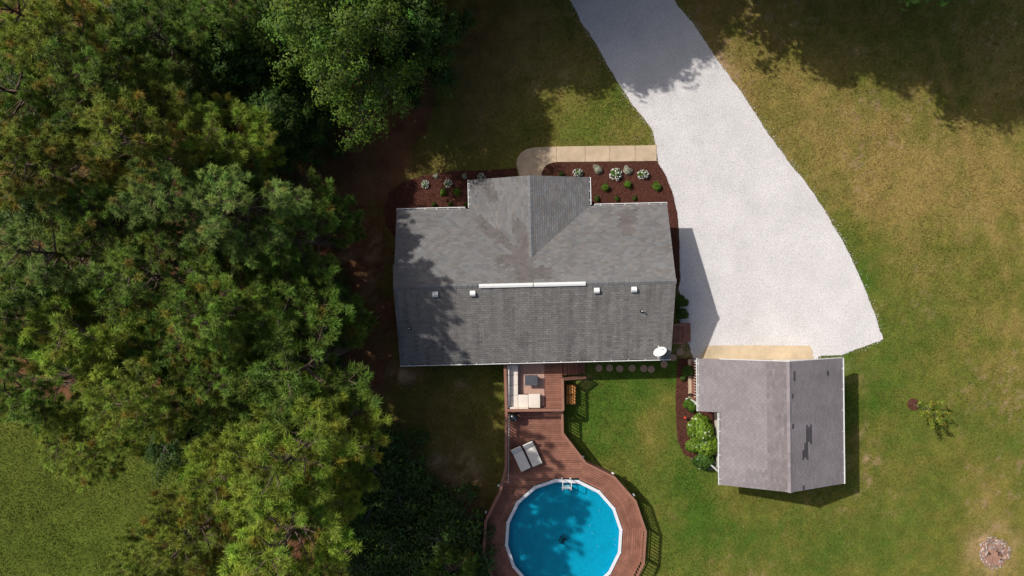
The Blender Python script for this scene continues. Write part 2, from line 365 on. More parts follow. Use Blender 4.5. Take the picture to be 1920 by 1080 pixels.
V = np.stack(dv, 1).reshape(-1, 3); b0 = np.arange(n)[:, None] * 4
T = np.concatenate([b0 + [0, 1, 3], b0 + [1, 2, 3], b0 + [2, 0, 3]], 1).reshape(-1, 3)
lt = .53 + .26 * fbm(x, y, 2.5, 40); px = 960 + x * F / H; py = 540 - y * F / H
tx = np.interp(py, [-40, 120, 260, 400, 560, 660], [1170, 1240, 1320, 1390, 1430, 1440])                 # faint wheel tracks along the drive
for sgn in (-26, 26): lt = lt - .10 * np.exp(-((px - tx - sgn) / 9) ** 2)
lt = lt + .28 * gauss(px, py, 1362, 490, 13, 55) + .12 * gauss(px, py, 1560, 560, 60, 90) - .08 * gauss(px, py, 1420, 560, 60, 60)
C = lt[:, None] * np.array([1.0, .972, .965]) * RNG.uniform(.62, 1.25, (n, 1)); q = RNG.random(n) < .06; C[q] *= np.array([.75, .62, .5])
o = link('gravel_stones', npmesh('gravel_stones', V, T, M['stone'], np.repeat(np.clip(C, 0, .86), 4, 0))); tag(o, 'loose white gravel stones scattered over the driveway', 'gravel', kind='stuff')
# mulch chips
n = 60000; x = RNG.uniform(-9, 14, n); y = RNG.uniform(-12, 9, n)
k = inpoly(x, y, BED_R) | inpoly(x, y, BED_L) | inpoly(x, y, BED_G); k &= ~inpoly(x, y, HOUSE_FP); x = x[k]; y = y[k]
rep = 5; x = np.repeat(x, rep) + RNG.normal(0, .12, len(x) * rep); y = np.repeat(y, rep) + RNG.normal(0, .12, len(y) * rep); k = inpoly(x, y, BED_R) | inpoly(x, y, BED_L) | inpoly(x, y, BED_G)
x = x[k]; y = y[k]; n = len(x); a = RNG.uniform(0, 6.28, n); l = RNG.uniform(.03, .09, n); wd = RNG.uniform(.008, .02, n); z = np.full(n, .036) + RNG.uniform(0, .03, n); tl = RNG.uniform(-.03, .03, n)
ca, sa = np.cos(a), np.sin(a)
V = np.stack([np.stack([x - ca * l - sa * wd, y - sa * l + ca * wd, z - tl * .2], 1), np.stack([x - ca * l + sa * wd, y - sa * l - ca * wd, z - tl * .2], 1), np.stack([x + ca * l, y + sa * l, z + abs(tl)], 1)], 1).reshape(-1, 3)
C = np.array((.105, .040, .028)) * RNG.uniform(.35, 1.75, (n, 1))
o = link('mulch_chips', npmesh('mulch_chips', V, np.arange(3 * n).reshape(-1, 3), M['mulchchip'], np.repeat(C, 3, 0))); tag(o, 'shredded brown bark chips on the flower beds', 'mulch', kind='stuff')

# walkway slabs and apron
wk = thing('walkway', (*G(1100, 290), 0), 'pale tan concrete walkway curving from the driveway to the front door', 'walkway'); wk['kind'] = 'structure'
def slab(poly, z0=-.05, z1=.05, m='concrete', par=wk, nm='slab'):
    c = Vector((sum(p[0] for p in poly) / len(poly), sum(p[1] for p in poly) / len(poly)))
    poly = [tuple(c + (Vector(p) - c) * (1 - .012 / max(.3, (Vector(p) - c).length))) for p in poly]
    mb = MB(); mb.prism(poly, z0, z1); return mb.build(nm, M[m], par, world=True)
for k in range(4): slab(GP([WALK_OUT[k], WALK_OUT[k + 1], WALK_IN[k + 1], WALK_IN[k]]))
slab(GP(WALK_OUT[4:] + WALK_IN[4:][::-1]))
ap = sheet('garage_apron', APRON, .03, M['apron'], 'tan concrete apron in front of the garage', 'apron')
for k, (cx, cy) in enumerate(STEPS):
    mb = MB(); mb.lathe((0, 0, 0), [(.235, -.05), (.235, .025), (.215, .035)], 22, .012); q = G(cx, cy)
    o = mb.build('stepping_stone', M['step']); o.location = (*q, 0); o.rotation_euler[2] = random.random() * 6
    LB = ['round brown stepping stone nearest the deck stairs', 'second round stepping stone from the deck stairs', 'third round stepping stone from the deck stairs', 'fourth round stepping stone from the deck stairs', 'fifth round stepping stone, almost touching the sixth', 'sixth round stepping stone, almost touching the fifth',
          'round stepping stone standing alone below the satellite dish', 'round stepping stone partly under the house corner', 'round stepping stone nearest the side steps']
    tag(o, LB[k], 'stepping stone', 'round stepping stones along the back of the house')

# ---------------------------------------------------------------- roofs
def clip(poly, a, b, c):                                   # keep a*u+b*v<=c
    r = []; n = len(poly)
    for i in range(n):
        p, q = poly[i], poly[(i + 1) % n]; dp = a * p[0] + b * p[1] - c; dq = a * q[0] + b * q[1] - c
        if dp <= 0: r.append(p)
        if (dp < 0 < dq) or (dq < 0 < dp):
            t = dp / (dp - dq); r.append((p[0] + (q[0] - p[0]) * t, p[1] + (q[1] - p[1]) * t))
    return r
def shingles(name, O, U, V, poly, m, colf, parent, tw=.31, ex=.15, thick=.016, ground_px=None):
    """poly convex, counter-clockwise in (u,v); O, U, V local to parent"""
    Nn = U.cross(V).normalized(); mb = MB(); edges = []
    for i in range(len(poly)):
        p, q = poly[i], poly[(i + 1) % len(poly)]; a, b = q[1] - p[1], -(q[0] - p[0]); edges.append((a, b, a * p[0] + b * p[1]))
    us = [p[0] for p in poly]; vs_ = [p[1] for p in poly]
    for r in range(int((max(vs_) - min(vs_)) / ex) + 1):
        v0 = min(vs_) + r * ex; off = (r % 2) * tw / 2 + random.uniform(-.01, .01)
        k = int((min(us) - off) / tw) - 1
        while k * tw + off < max(us):
            u0 = k * tw + off; k += 1; gp = .006
            pl = [(u0 + gp, v0), (u0 + tw - gp, v0), (u0 + tw - gp, v0 + ex), (u0 + gp, v0 + ex)]
            for e in edges:
                pl = clip(pl, *e)
                if len(pl) < 3: break
            if len(pl) < 3: continue
            lift = random.uniform(.8, 1.25)
            top = [O + U * p[0] + V * p[1] + Nn * (.006 + thick * lift * (1 - (p[1] - v0) / ex)) for p in pl]
            bot = [O + U * p[0] + V * p[1] + Nn * .001 for p in pl]; nn = len(pl)
            fs = [tuple(range(nn))] + [(i, i + nn, (i + 1) % nn + nn, (i + 1) % nn) for i in range(nn)]
            mb.add(top + bot, fs, colf(sum(p[0] for p in pl) / nn, sum(p[1] for p in pl) / nn, O + U * (u0 + tw / 2) + V * (v0 + ex / 2)))
    o = mb.build(name, m, parent); o['kind'] = 'stuff'; return o
def to_px(root, p):
    wv = Matrix.Rotation(root.rotation_euler[2], 3, 'Z') @ p + root.location; k = F / (H - wv.z); return 960 + wv.x * k, 540 - wv.y * k

# ---------------------------------------------------------------- house
hs = thing('house', (HC.x, HC.y, 0), 'long house with a grey shingle gable roof and white gutters', 'house', HROT)
DX, DW, DF, DR = -.13, 3.65, 6.53, 3.92      # front gable: centre x, half width, front y, ridge height
sl = (HR - HE) / HYh
DB = HYh - (DR - HE) / sl                    # y where gable ridge meets main slope
# walls
mb = MB(); mb.box((0, 0, 1.45), (15.9, 8.7, 2.1)); mb.add([(-7.95, -4.35, 2.5), (-7.95, 4.35, 2.5), (-7.95, 0, 4.15), (7.95, -4.35, 2.5), (7.95, 4.35, 2.5), (7.95, 0, 4.15)], [(0, 2, 1), (3, 4, 5), (0, 3, 5, 2), (1, 2, 5, 4), (0, 1, 4, 3)])
wall = mb.build('wall', M['siding'], hs)
mb = MB(); mb.box((DX, 5.1, 1.45), (6.6, 1.7, 2.1)); mb.add([(DX - 3.3, 5.95, 2.5), (DX + 3.3, 5.95, 2.5), (DX, 5.95, 3.55), (DX - 3.3, 4.2, 2.5), (DX + 3.3, 4.2, 2.5), (DX, 4.2, 3.55)], [(0, 2, 1), (3, 4, 5), (0, 3, 5, 2), (1, 2, 5, 4), (0, 1, 4, 3)])
mb.build('front_wall', M['siding'], hs)
mb = MB(); mb.box((0, 0, .2), (15.96, 8.76, .4)); mb.box((DX, 5.2, .19), (6.66, 1.6, .38)); mb.build('foundation', M['found'], hs)
def window(par, c, wd, ht, axis, sgn, nm='window'):
    mb = MB(); d = (wd, .06, ht) if axis == 'y' else (.06, wd, ht); n = Vector((0, sgn, 0)) if axis == 'y' else Vector((sgn, 0, 0)); sd = Vector((1, 0, 0)) if axis == 'y' else Vector((0, 1, 0))
    c = Vector(c)
    for e in (-1, 1):
        mb.box(c + sd * e * wd / 2 + n * .03, (.09, .1, ht + .1) if axis == 'y' else (.1, .09, ht + .1))
        mb.box(c + Vector((0, 0, e * ht / 2)) + n * .028, (wd - .09, .096, .09) if axis == 'y' else (.096, wd - .09, .09))
    mb.box(c + n * .03, (wd - .09, .05, .05) if axis == 'y' else (.05, wd - .09, .05))
    f = mb.build(nm, M['trim'], par); g = MB(); g.box(c + n * .005, (wd - .02, .03, ht) if axis == 'y' else (.03, wd - .02, ht)); g.build('pane', M['glass'], f)
for xx in (-6.2, -3.6, 4.0, 6.4): window(hs, (xx, -4.35, 1.55), 1.0, 1.2, 'y', -1)
for xx in (-6.0, 5.6): window(hs, (xx, 4.35, 1.5), 1.2, 1.2, 'y', 1)
for xx in (-2.1, 1.7): window(hs, (DX + xx, 5.95, 1.5), 1.2, 1.3, 'y', 1)
for yy in (-1.8, 2.0): window(hs, (-7.95, yy, 1.55), .9, 1.2, 'x', -1); 
window(hs, (7.95, 2.0, 1.55), .9, 1.2, 'x', 1)
for c, d in [((DX - .35, 6.0, 1.35), (.95, .06, 1.9)), ((7.99, -2.95, 1.5), (.06, .9, 1.9)), ((1.1, -4.4, 2.0 - .35), (1.7, .06, 1.9))]:
    mb = MB(); mb.box(c, d); dr = mb.build('door', M['trim'], hs); k = MB(); k.lathe((c[0] + .3 if d[0] > d[1] else c[0], c[1] + (.3 if d[0] < d[1] else .05 * (1 if c[1] > 0 else -1)), c[2] - .05), [(.035, -.03), (.04, 0), (.03, .03)], 10); k.build('handle', M['steel'], dr)
mb = MB(); mb.box((-8.42, .75, 1.25), (.55, 1.35, 2.5)); mb.build('chimney_chase', M['tan'], hs)
# roof deck + shingles
def slabplane(name, pts, m, par, th=.12):
    pts = [Vector(p) for p in pts]; nn = (pts[1] - pts[0]).cross(pts[2] - pts[0]).normalized(); n = len(pts)
    if nn.z < 0: pts = pts[::-1]; nn = -nn
    mb = MB(); mb.add(pts + [p - Vector((0, 0, th)) for p in pts], [tuple(range(n)), tuple(range(2 * n - 1, n - 1, -1))] + [(i, i + n, (i + 1) % n + n, (i + 1) % n) for i in range(n)])
    return mb.build(name, m, par)
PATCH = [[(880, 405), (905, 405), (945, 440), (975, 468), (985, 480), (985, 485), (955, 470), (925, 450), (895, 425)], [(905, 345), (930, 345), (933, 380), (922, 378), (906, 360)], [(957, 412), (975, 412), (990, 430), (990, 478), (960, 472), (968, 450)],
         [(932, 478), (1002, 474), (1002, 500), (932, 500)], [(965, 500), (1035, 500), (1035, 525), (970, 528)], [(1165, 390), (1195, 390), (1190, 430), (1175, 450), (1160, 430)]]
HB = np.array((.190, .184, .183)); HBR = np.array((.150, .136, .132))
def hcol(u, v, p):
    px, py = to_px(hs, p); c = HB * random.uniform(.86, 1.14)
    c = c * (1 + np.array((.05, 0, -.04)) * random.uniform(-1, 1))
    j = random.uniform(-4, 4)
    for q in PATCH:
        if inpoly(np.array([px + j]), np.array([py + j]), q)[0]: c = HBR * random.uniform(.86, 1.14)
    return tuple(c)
def hcol_s(u, v, p):
    px, py = to_px(hs, p); c = HB * np.array((1.0, .98, .95)) * random.uniform(.86, 1.12)
    st = float(vnoise(np.array([px]), np.array([py * .16]), 6.0, 50)[0]); low = max(0, (py - 590) / 90)
    if st > .60: c = c * (1 - min(.20, (st - .60) * 1.2 * (low + .18)))
    return tuple(c)
U = Vector((1, 0, 0)); L_ = math.hypot(HYh, HR - HE)
slabplane('roof_deck', [(-HX, HYh, HE), (HX, HYh, HE), (HX, 0, HR), (-HX, 0, HR)], M['found'], hs)
slabplane('roof_deck', [(-HX, -HYh, HE), (HX, -HYh, HE), (HX, 0, HR), (-HX, 0, HR)], M['found'], hs)
Vn = Vector((0, -HYh, HR - HE)).normalized(); Vs_ = Vector((0, HYh, HR - HE)).normalized()
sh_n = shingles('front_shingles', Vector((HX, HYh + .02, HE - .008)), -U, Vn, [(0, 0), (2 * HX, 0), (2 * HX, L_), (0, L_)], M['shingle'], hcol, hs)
sh_s = shingles('rear_shingles', Vector((-HX, -HYh - .02, HE - .008)), U, Vs_, [(0, 0), (2 * HX, 0), (2 * HX, L_), (0, L_)], M['stain'], hcol_s, hs)
for e in (-1, 1):                            # front gable slopes, running back to the valley
    Ld = math.hypot(DW, DR - HE); ud = Vector((0, e, 0)) * 1.0
    ex_ = DX + e * DW
    slabplane('gable_roof_deck', [(ex_, HYh, HE), (ex_, DF, HE), (DX, DF, DR), (DX, DB, DR)], M['found'], hs)
    Vd = Vector((-e * DW, 0, DR - HE)).normalized()
    if e == 1: O = Vector((ex_ + .02, HYh, HE - .006)); Ud = Vector((0, 1, 0)); poly = [(0, 0), (DF - HYh, 0), (DF - HYh, Ld), (DB - HYh, Ld)]
    else: O = Vector((ex_ - .02, DF, HE - .006)); Ud = Vector((0, -1, 0)); poly = [(0, 0), (DF - HYh, 0), (DF - DB, Ld), (0, Ld)]
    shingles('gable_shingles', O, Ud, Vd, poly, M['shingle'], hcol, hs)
def ridge(par, a, b, drop, m, n, colr, wd=.16):
    a = Vector(a); b = Vector(b); d = (b - a) / n; sd = Vector((-d.y, d.x, 0)).normalized()
    for k in range(n):
        p = a + d * k; q = a + d * (k + 1.08); mb = MB(); l1 = .012; l2 = .03
        vs_ = [p - sd * wd + Vector((0, 0, -drop + l1)), p + Vector((0, 0, l1 + .012)), p + sd * wd + Vector((0, 0, -drop + l1)), q - sd * wd + Vector((0, 0, -drop + l2)), q + Vector((0, 0, l2 + .012)), q + sd * wd + Vector((0, 0, -drop + l2))]
        cv = tuple(np.array(colr) * random.uniform(.88, 1.1))
        mb.add(vs_ + [v - Vector((0, 0, .02)) for v in vs_], [(0, 1, 4, 3), (1, 2, 5, 4), (3, 4, 10, 9), (4, 5, 11, 10), (0, 3, 9, 6), (2, 8, 11, 5), (0, 6, 7, 1), (1, 7, 8, 2)], cv)
        mb.build('ridge_cap', m, par)
ridge(hs, (-HX, 0, HR + .005), (HX, 0, HR + .005), .16 * sl, M['shingle'], 54, (.17, .17, .175))
ridge(hs, (DX, DF, DR + .005), (DX, DB - .1, DR + .005), .05, M['shingle'], 16, (.185, .185, .19), .15)
# gutters
def gutter(par, a, b, out, nh, nm='gutter', wd=.11):
    a = Vector(a); b = Vector(b); out = Vector(out); d = (b - a); mb = MB()
    up = Vector((0, 0, 1)); w_ = .012
    mb.bar(a + out * wd - up * .05, b + out * wd - up * .05, .042, .12); mb.bar(a + out * .018 - up * .06, b + out * .018 - up * .06, .012, .10)
    for p in (a, b): mb.bar(p + out * .02 - up * .055, p + out * (wd - .01) - up * .055, .02, .10)
    g = mb.build(nm, M['white'], par); mb = MB(); mb.bar(a + out * (wd / 2 + .005) - up * .1, b + out * (wd / 2 + .005) - up * .1, wd - .036, .012); mb.build('trough', M['gutter_in'], g)
    for k in range(nh):
        p = a + d * ((k + .5) / nh); mb = MB(); mb.bar(p + out * -.06 + up * .012, p + out * (wd - .01) + up * .006, .045, .01); mb.build('hanger', M['white'], g)
    return g
e0 = HE - .01
gutter(hs, (-HX, -HYh, e0), (HX, -HYh, e0), (0, -1, 0), 16)
gutter(hs, (-HX, HYh + .02, e0), (DX - DW - .35, HYh + .02, e0), (0, 1, 0), 6)
gutter(hs, (DX + DW + .35, HYh + .02, e0), (HX, HYh + .02, e0), (0, 1, 0), 6)
gutter(hs, (DX + DW + .02, HYh + .1, e0), (DX + DW + .02, DF, e0), (1, 0, 0), 3)
gutter(hs, (DX - DW - .02, HYh + .1, e0), (DX - DW - .02, DF, e0), (-1, 0, 0), 4)
# ridge vent covers, box vents, pipes
def hl(px, py, h):
    p = P(px, py, h) - Vector((HC.x, HC.y, 0)); return Matrix.Rotation(-HROT, 3, 'Z') @ p
for a, b in [((898, 535), (999, 533)), ((1000.5, 533), (1098, 531))]:
    p = hl(*a, HR + .08); q = hl(*b, HR + .08); mb = MB()
    prof = [(-.125, .0), (-.115, .045), (0, .085), (.115, .045), (.125, .0)]
    vs_ = [(p.x, yy - .03, HR + .02 + zz) for yy, zz in prof] + [(q.x, yy - .03, HR + .02 + zz) for yy, zz in prof]
    mb.add(vs_, [(i, i + 5, i + 6, i + 1) for i in range(4)] + [(0, 1, 2, 3, 4), (9, 8, 7, 6, 5)]); mb.build('ridge_vent', M['white'], hs)
for px, py in [(816, 551), (886, 549.5), (1119, 544), (1189, 542)]:
    p = hl(px, py, HR - .05); yy = p.y; zz = HR + yy * sl
    mb = MB(); x0 = .16
    # low-pitched hood, rear wall sloping back to the roof
    vs_ = [(p.x - x0, yy + .16, zz + .07), (p.x + x0, yy + .16, zz + .07), (p.x + x0, yy - .08, zz + .2), (p.x - x0, yy - .08, zz + .2), (p.x - x0, yy - .19, zz + .10), (p.x + x0, yy - .19, zz + .10),
           (p.x - x0, yy + .17, zz + .02), (p.x + x0, yy + .17, zz + .02), (p.x + x0, yy - .19, zz - .08), (p.x - x0, yy - .19, zz - .08)]
    mb.add(vs_, [(0, 3, 2, 1), (3, 4, 5, 2), (0, 1, 7, 6), (4, 9, 8, 5), (1, 2, 5, 8, 7), (0, 6, 9, 4, 3)]); bv = mb.build('box_vent', M['white'], hs)
    mb = MB(); m3 = Matrix.Rotation(math.atan(sl), 3, 'X'); mb.box((p.x, yy - .02, zz + .012), (.46, .46, .012), m=m3); mb.build('flashing', M['dull'], bv)
for px, py in [(767, 616), (1203, 583)]:
    p = hl(px, py, 3.9); zz = HR + p.y * sl; mb = MB(); mb.lathe((p.x, p.y, zz), [(.12, -.04), (.115, .045), (.06, .12), (.055, .13)], 14); bt = mb.build('pipe_boot', M['boot'], hs, smooth=False)
    mb = MB(); mb.lathe((p.x, p.y, zz), [(.042, .0), (.042, .34), (.03, .34), (.03, .28)], 12); mb.build('vent_pipe', M['white'], bt)

# satellite dish
dp = P(1237, 659, 3.35); base = P(1236, 669, 2.95)
sd = thing('satellite_dish', (base.x, base.y, 2.92), 'white oval satellite dish on the rear right corner of the house roof', 'satellite dish')
nrm = Vector((-.42, .76, .55)).normalized(); ctr = Vector((dp.x, dp.y, 3.42)); q = nrm.to_track_quat('Z', 'Y').to_matrix()
mb = MB(); vs_ = []; fs = []; n = 28
for r_, z_ in [(.0, -.07), (.2, -.055), (.33, -.025), (.41, .01), (.42, .0), (.2, -.07), (0, -.085)]:
    for k in range(n): a = 2 * math.pi * k / n; vs_.append(ctr + q @ Vector((r_ * math.cos(a), r_ * math.sin(a) * .94, z_)))
for r_ in range(6):
    for k in range(n): fs.append((r_ * n + k, r_ * n + (k + 1) % n, (r_ + 1) * n + (k + 1) % n, (r_ + 1) * n + k))
mb.add(vs_, fs); mb.build('reflector', M['white'], sd, True, True)
mb = MB(); mb.tube([base, base + Vector((0, .02, .3)), ctr - nrm * .1], .025, 8); mb.box(base + Vector((0, 0, -.0)), (.2, .2, .06)); mb.build('mast', M['white'], sd, False, True)
tip = ctr + Vector((-.16, .36, .36)); mb = MB(); mb.tube([ctr - nrm * .06 + q @ Vector((0, -.38, 0)), ctr + Vector((-.14, .24, .02)), tip], .018, 8); arm = mb.build('feed_arm', M['white'], sd, False, True)
mb = MB(); mb.lathe(tip, [(.035, -.07), (.05, .0), (.03, .07)], 10); mb.build('receiver', M['white'], arm, False, False); bpy.context.view_layer.update()
for ch in arm.children: ch.location = -Vector(sd.location)

# ---------------------------------------------------------------- garage
GR = Vector((16.5, -8.0, 0)); gr = thing('garage', GR, 'detached garage with a mauve-grey shingle gable roof and white gutters', 'garage', R(.6))
def gl_(px, py, h): p = P(px, py, h) - GR; return Matrix.Rotation(-R(.6), 3, 'Z') @ p
GE, GH = 2.5, 4.2
pt = gl_(1480, 678, GH); pb = gl_(1482, 922, GH); rt = gl_(1577, 671, GE); rb = gl_(1581, 908, GE); lb = gl_(1352, 909, GE)
rx = (pt.x + pb.x) / 2; xr = (rt.x + rb.x) / 2; yt = (pt.y + rt.y) / 2; yb = (pb.y + rb.y) / 2; xl = lb.x
gs = (GH - GE) / (rx - xl); pe = gl_(1310.5, 700, 1.95); xp = pe.x; zp = GE - (xl - xp) * gs; yn = gl_(1330, 772, 2.2).y
mb = MB(); mb.box(((xl + xr) / 2, (yt + yb) / 2, 1.3), (xr - xl - .7, yt - yb - .7, 2.2)); mb.add([(xl + .35, yt - .35, 2.4), (xr - .35, yt - .35, 2.4), (rx, yt - .35, 3.9), (xl + .35, yb + .35, 2.4), (xr - .35, yb + .35, 2.4), (rx, yb + .35, 3.9)], [(0, 2, 1), (3, 4, 5), (0, 3, 5, 2), (1, 2, 5, 4), (0, 1, 4, 3)])
mb.build('wall', M['siding'], gr)
mb = MB(); mb.box(((xl + xr) / 2, (yt + yb) / 2, .1), (xr - xl - .66, yt - yb - .66, .2)); mb.build('foundation', M['found'], gr)
for xx in (xl + 2.0, xr - 2.1):
    for k in range(4):
        mb = MB(); mb.box((xx, yt - .33, .48 + k * .51), (2.5, .05, .49)); mb.build('garage_door_panel', M['trim'], gr)
window(gr, (xr - .35, (yt + yb) / 2, 1.5), 1.0, 1.0, 'x', 1); window(gr, (xl + .35, yb + 1.6, 1.5), .8, 1.0, 'x', -1)
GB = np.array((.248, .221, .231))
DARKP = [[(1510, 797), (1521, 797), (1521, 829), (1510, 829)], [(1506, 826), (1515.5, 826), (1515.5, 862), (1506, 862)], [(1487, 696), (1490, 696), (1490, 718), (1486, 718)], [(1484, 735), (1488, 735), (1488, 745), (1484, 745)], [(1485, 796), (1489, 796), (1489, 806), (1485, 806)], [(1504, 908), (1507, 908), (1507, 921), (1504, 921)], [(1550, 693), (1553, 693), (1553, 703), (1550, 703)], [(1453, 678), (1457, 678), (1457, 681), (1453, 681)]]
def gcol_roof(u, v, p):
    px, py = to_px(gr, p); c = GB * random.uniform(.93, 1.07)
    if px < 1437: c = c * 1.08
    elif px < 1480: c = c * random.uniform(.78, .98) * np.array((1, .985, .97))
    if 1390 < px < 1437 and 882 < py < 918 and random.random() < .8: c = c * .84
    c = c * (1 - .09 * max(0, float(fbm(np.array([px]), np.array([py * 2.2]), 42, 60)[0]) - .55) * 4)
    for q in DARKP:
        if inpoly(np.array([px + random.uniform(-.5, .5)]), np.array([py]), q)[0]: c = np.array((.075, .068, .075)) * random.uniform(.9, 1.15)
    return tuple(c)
slabplane('roof_deck', [(xl, yt, GE), (rx, yt, GH), (rx, yb, GH), (xl, yb, GE)], M['dull'], gr)
slabplane('roof_deck', [(xr, yt, GE), (rx, yt, GH), (rx, yb, GH), (xr, yb, GE)], M['dull'], gr)
slabplane('porch_roof_deck', [(xp, yt, zp), (xl - .002, yt, GE - .002 * gs), (xl - .002, yn, GE - .002 * gs), (xp, yn, zp)], M['dull'], gr)
LL = math.hypot(rx - xl, GH - GE); Vl = Vector((rx - xl, 0, GH - GE)).normalized(); LP = math.hypot(xl - xp, GE - zp)
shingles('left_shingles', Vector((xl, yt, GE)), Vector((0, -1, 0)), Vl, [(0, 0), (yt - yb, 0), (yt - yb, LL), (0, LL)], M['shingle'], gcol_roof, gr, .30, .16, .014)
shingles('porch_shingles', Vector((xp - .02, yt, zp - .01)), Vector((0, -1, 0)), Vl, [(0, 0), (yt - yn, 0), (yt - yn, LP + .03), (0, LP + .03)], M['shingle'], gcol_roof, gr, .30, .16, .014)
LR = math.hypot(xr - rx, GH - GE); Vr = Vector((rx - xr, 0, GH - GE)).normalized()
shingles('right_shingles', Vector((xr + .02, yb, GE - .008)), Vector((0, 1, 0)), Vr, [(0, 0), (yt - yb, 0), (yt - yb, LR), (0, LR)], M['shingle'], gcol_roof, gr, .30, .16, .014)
ridge(gr, (rx, yt, GH + .005), (rx, yb, GH + .005), .15 * gs, M['shingle'], 26, (.27, .24, .25), .15)
gutter(gr, (xr + .02, yt, GE), (xr + .02, yb, GE), (1, 0, 0), 6)
gutter(gr, (xl - .02, yn - .05, GE), (xl - .02, yb, GE), (-1, 0, 0), 6)
gutter(gr, (xp - .02, yt, zp), (xp - .02, yn, zp), (-1, 0, 0), 5)
mb = MB(); mb.bar((xl, yt + .012, GE - .06), (rx, yt + .012, GH - .06), .03, .15); mb.bar((xr, yt + .012, GE - .06), (rx, yt + .014, GH - .06), .03, .15); mb.build('rake_board', M['white'], gr)
def downspout(x_, y_, z_):
    mb = MB(); mb.bar((x_, y_, z_ - .12), (x_, y_, .22), .085, .07); mb.bar((x_ + .02, y_, .20), (x_ - .3, y_ + .02, .12), .085, .07); mb.build('downspout', M['white'], gr)
downspout(xp - .08, gl_(1310, 757, zp).y, zp); downspout(xl - .08, gl_(1352, 886, GE).y, GE)
# little porch under the roof extension: floor, posts, rail
mb = MB(); mb.box((xp + .55, (yt + yn) / 2 - .1, .1), (1.5, yt - yn - .3, .2)); mb.build('porch_slab', M['concrete'], gr); mb = MB(); mb.box((xp + .66, (yt + yn) / 2 - .1, .215), (1.36, yt - yn - .34, .03)); mb.build('porch_floor', M['porchfloor'], gr)
y0, y1 = yt - .35, yn + .6
rl = MB(); rl.bar((xp + .1, y0, 1.15), (xp + .1, y1, 1.15), .09, .05); rl.bar((xp + .1, y0, .38), (xp + .1, y1, .38), .05, .08); rl = rl.build('porch_rail', M['porchfloor'], gr)
bme = MB().box((0, 0, .75), (.05, .05, .72)).mesh('porch_baluster', M['baluster_pale'])
for k in range(13): link('porch_baluster', bme, rl, (xp + .1, y0 + (y1 - y0) * (k + .5) / 13, 0))
for yy in (yt - .3, yn + .25):
    mb = MB(); mb.box((xp + .14, yy, (zp + .08) / 2 - .1), (.11, .11, zp - .12)); mb.build('porch_post', M['white'], gr)

# ---------------------------------------------------------------- deck
dk = thing('deck', (1.4, -7.6, 0), 'two-level red-brown wooden deck wrapping around the round pool', 'deck')
BW = .146
def board(poly, z, nm='board'):
    mb = MB(); mb.prism(poly, z - .035, z); return mb.build(nm, M['deck'], dk, world=True)
XL, XR, YT, YB = -.42, 3.22, -4.3, -7.72
y = YT
while y - BW > YB - .02:
    dz = random.uniform(-.003, .003); g_ = .017
    cut = random.choice([None, XL + 2.1 + random.uniform(-.6, .6)])
    for a_, b_ in ([(XL, XR)] if cut is None else [(XL, cut - .003), (cut + .003, XR)]): board([(a_, y), (b_, y), (b_, y - BW + g_), (a_, y - BW + g_)], ZU + dz)
    y -= BW
def lerp_x(p, q, y): t = (y - p[1]) / (q[1] - p[1]); return p[0] + (q[0] - p[0]) * t
o6, o3, i6, i3 = ring(OR, 6), ring(OR, 3), ring(PR + .03, 6), ring(PR + .03, 3)
LP_ = [(-.42, -7.7), (-.42, -11.35), tuple(o6), tuple(i6)]; RP_ = [(3.2, -7.7), (3.24, -9.2), tuple(o3), tuple(i3)]
def side(pts, y):
    for p, q in zip(pts, pts[1:]):
        if q[1] <= y <= p[1]: return lerp_x(p, q, y)
    return None
PIN = [ring(PR + .03, k) for k in range(6, 2, -1)]             # top arc of the pool, left to right
def pool_x(y, left):
    xs = []
    for p, q in zip(PIN, PIN[1:]):
        lo, hi = min(p.y, q.y), max(p.y, q.y)
        if lo <= y <= hi and hi - lo > 1e-6: xs.append(lerp_x(tuple(p), tuple(q), y))
    return (min(xs) if left else max(xs)) if xs else None
y = -7.8; ptop = max(p.y for p in PIN)
while y > i6.y:
    ya, yb_ = y, max(y - BW + .017, i6.y + .002); dz = random.uniform(-.003, .003)
    l0, l1, r0, r1 = side(LP_, ya), side(LP_, yb_), side(RP_, ya), side(RP_, yb_)
    if yb_ > ptop:
        m_ = random.uniform(.25, .75) if random.random() < .5 else None
        if m_: c_ = l0 + (r0 - l0) * m_; segs = [(l0, l1, c_ - .003, c_ - .003), (c_ + .003, c_ + .003, r0, r1)]
        else: segs = [(l0, l1, r0, r1)]
        for a_, a2, b_, b2 in segs: board([(a_, ya), (b_, ya), (b2, yb_), (a2, yb_)], ZL + dz)
    else:
        ya = min(ya, ptop - .001); pa, pb_ = pool_x(ya, True), pool_x(yb_, True)
        if l1 is not None and pa is not None and pb_ is not None: board([(l0, y), (pa, y), (pb_, yb_), (l1, yb_)], ZL + dz)
        if r1 is not None and yb_ > i3.y:
            qa, qb = pool_x(ya, False), pool_x(yb_, False)
            if qa and qb and qa < r0 - .03: board([(qa, y), (r0, y), (r1, yb_), (max(qb, qa), yb_)], ZL + dz)
    y -= BW
for k in list(range(-10, 3)):                                   # ring sectors, boards parallel to the edge
    nb = 9
    for j in range(nb):
        ra = PR + .04 + (OR - PR - .04) * j / nb; rb_ = PR + .04 + (OR - PR - .04) * (j + 1) / nb - .018
        a_, b_, c_, d_ = ring(ra, k), ring(ra, k + 1), ring(rb_, k + 1), ring(rb_, k)
        e_ = (b_ - a_).normalized() * .004
        board([tuple(a_ + e_), tuple(b_ - e_), tuple(c_ - e_), tuple(d_ + e_)], ZL + random.uniform(-.003, .003))
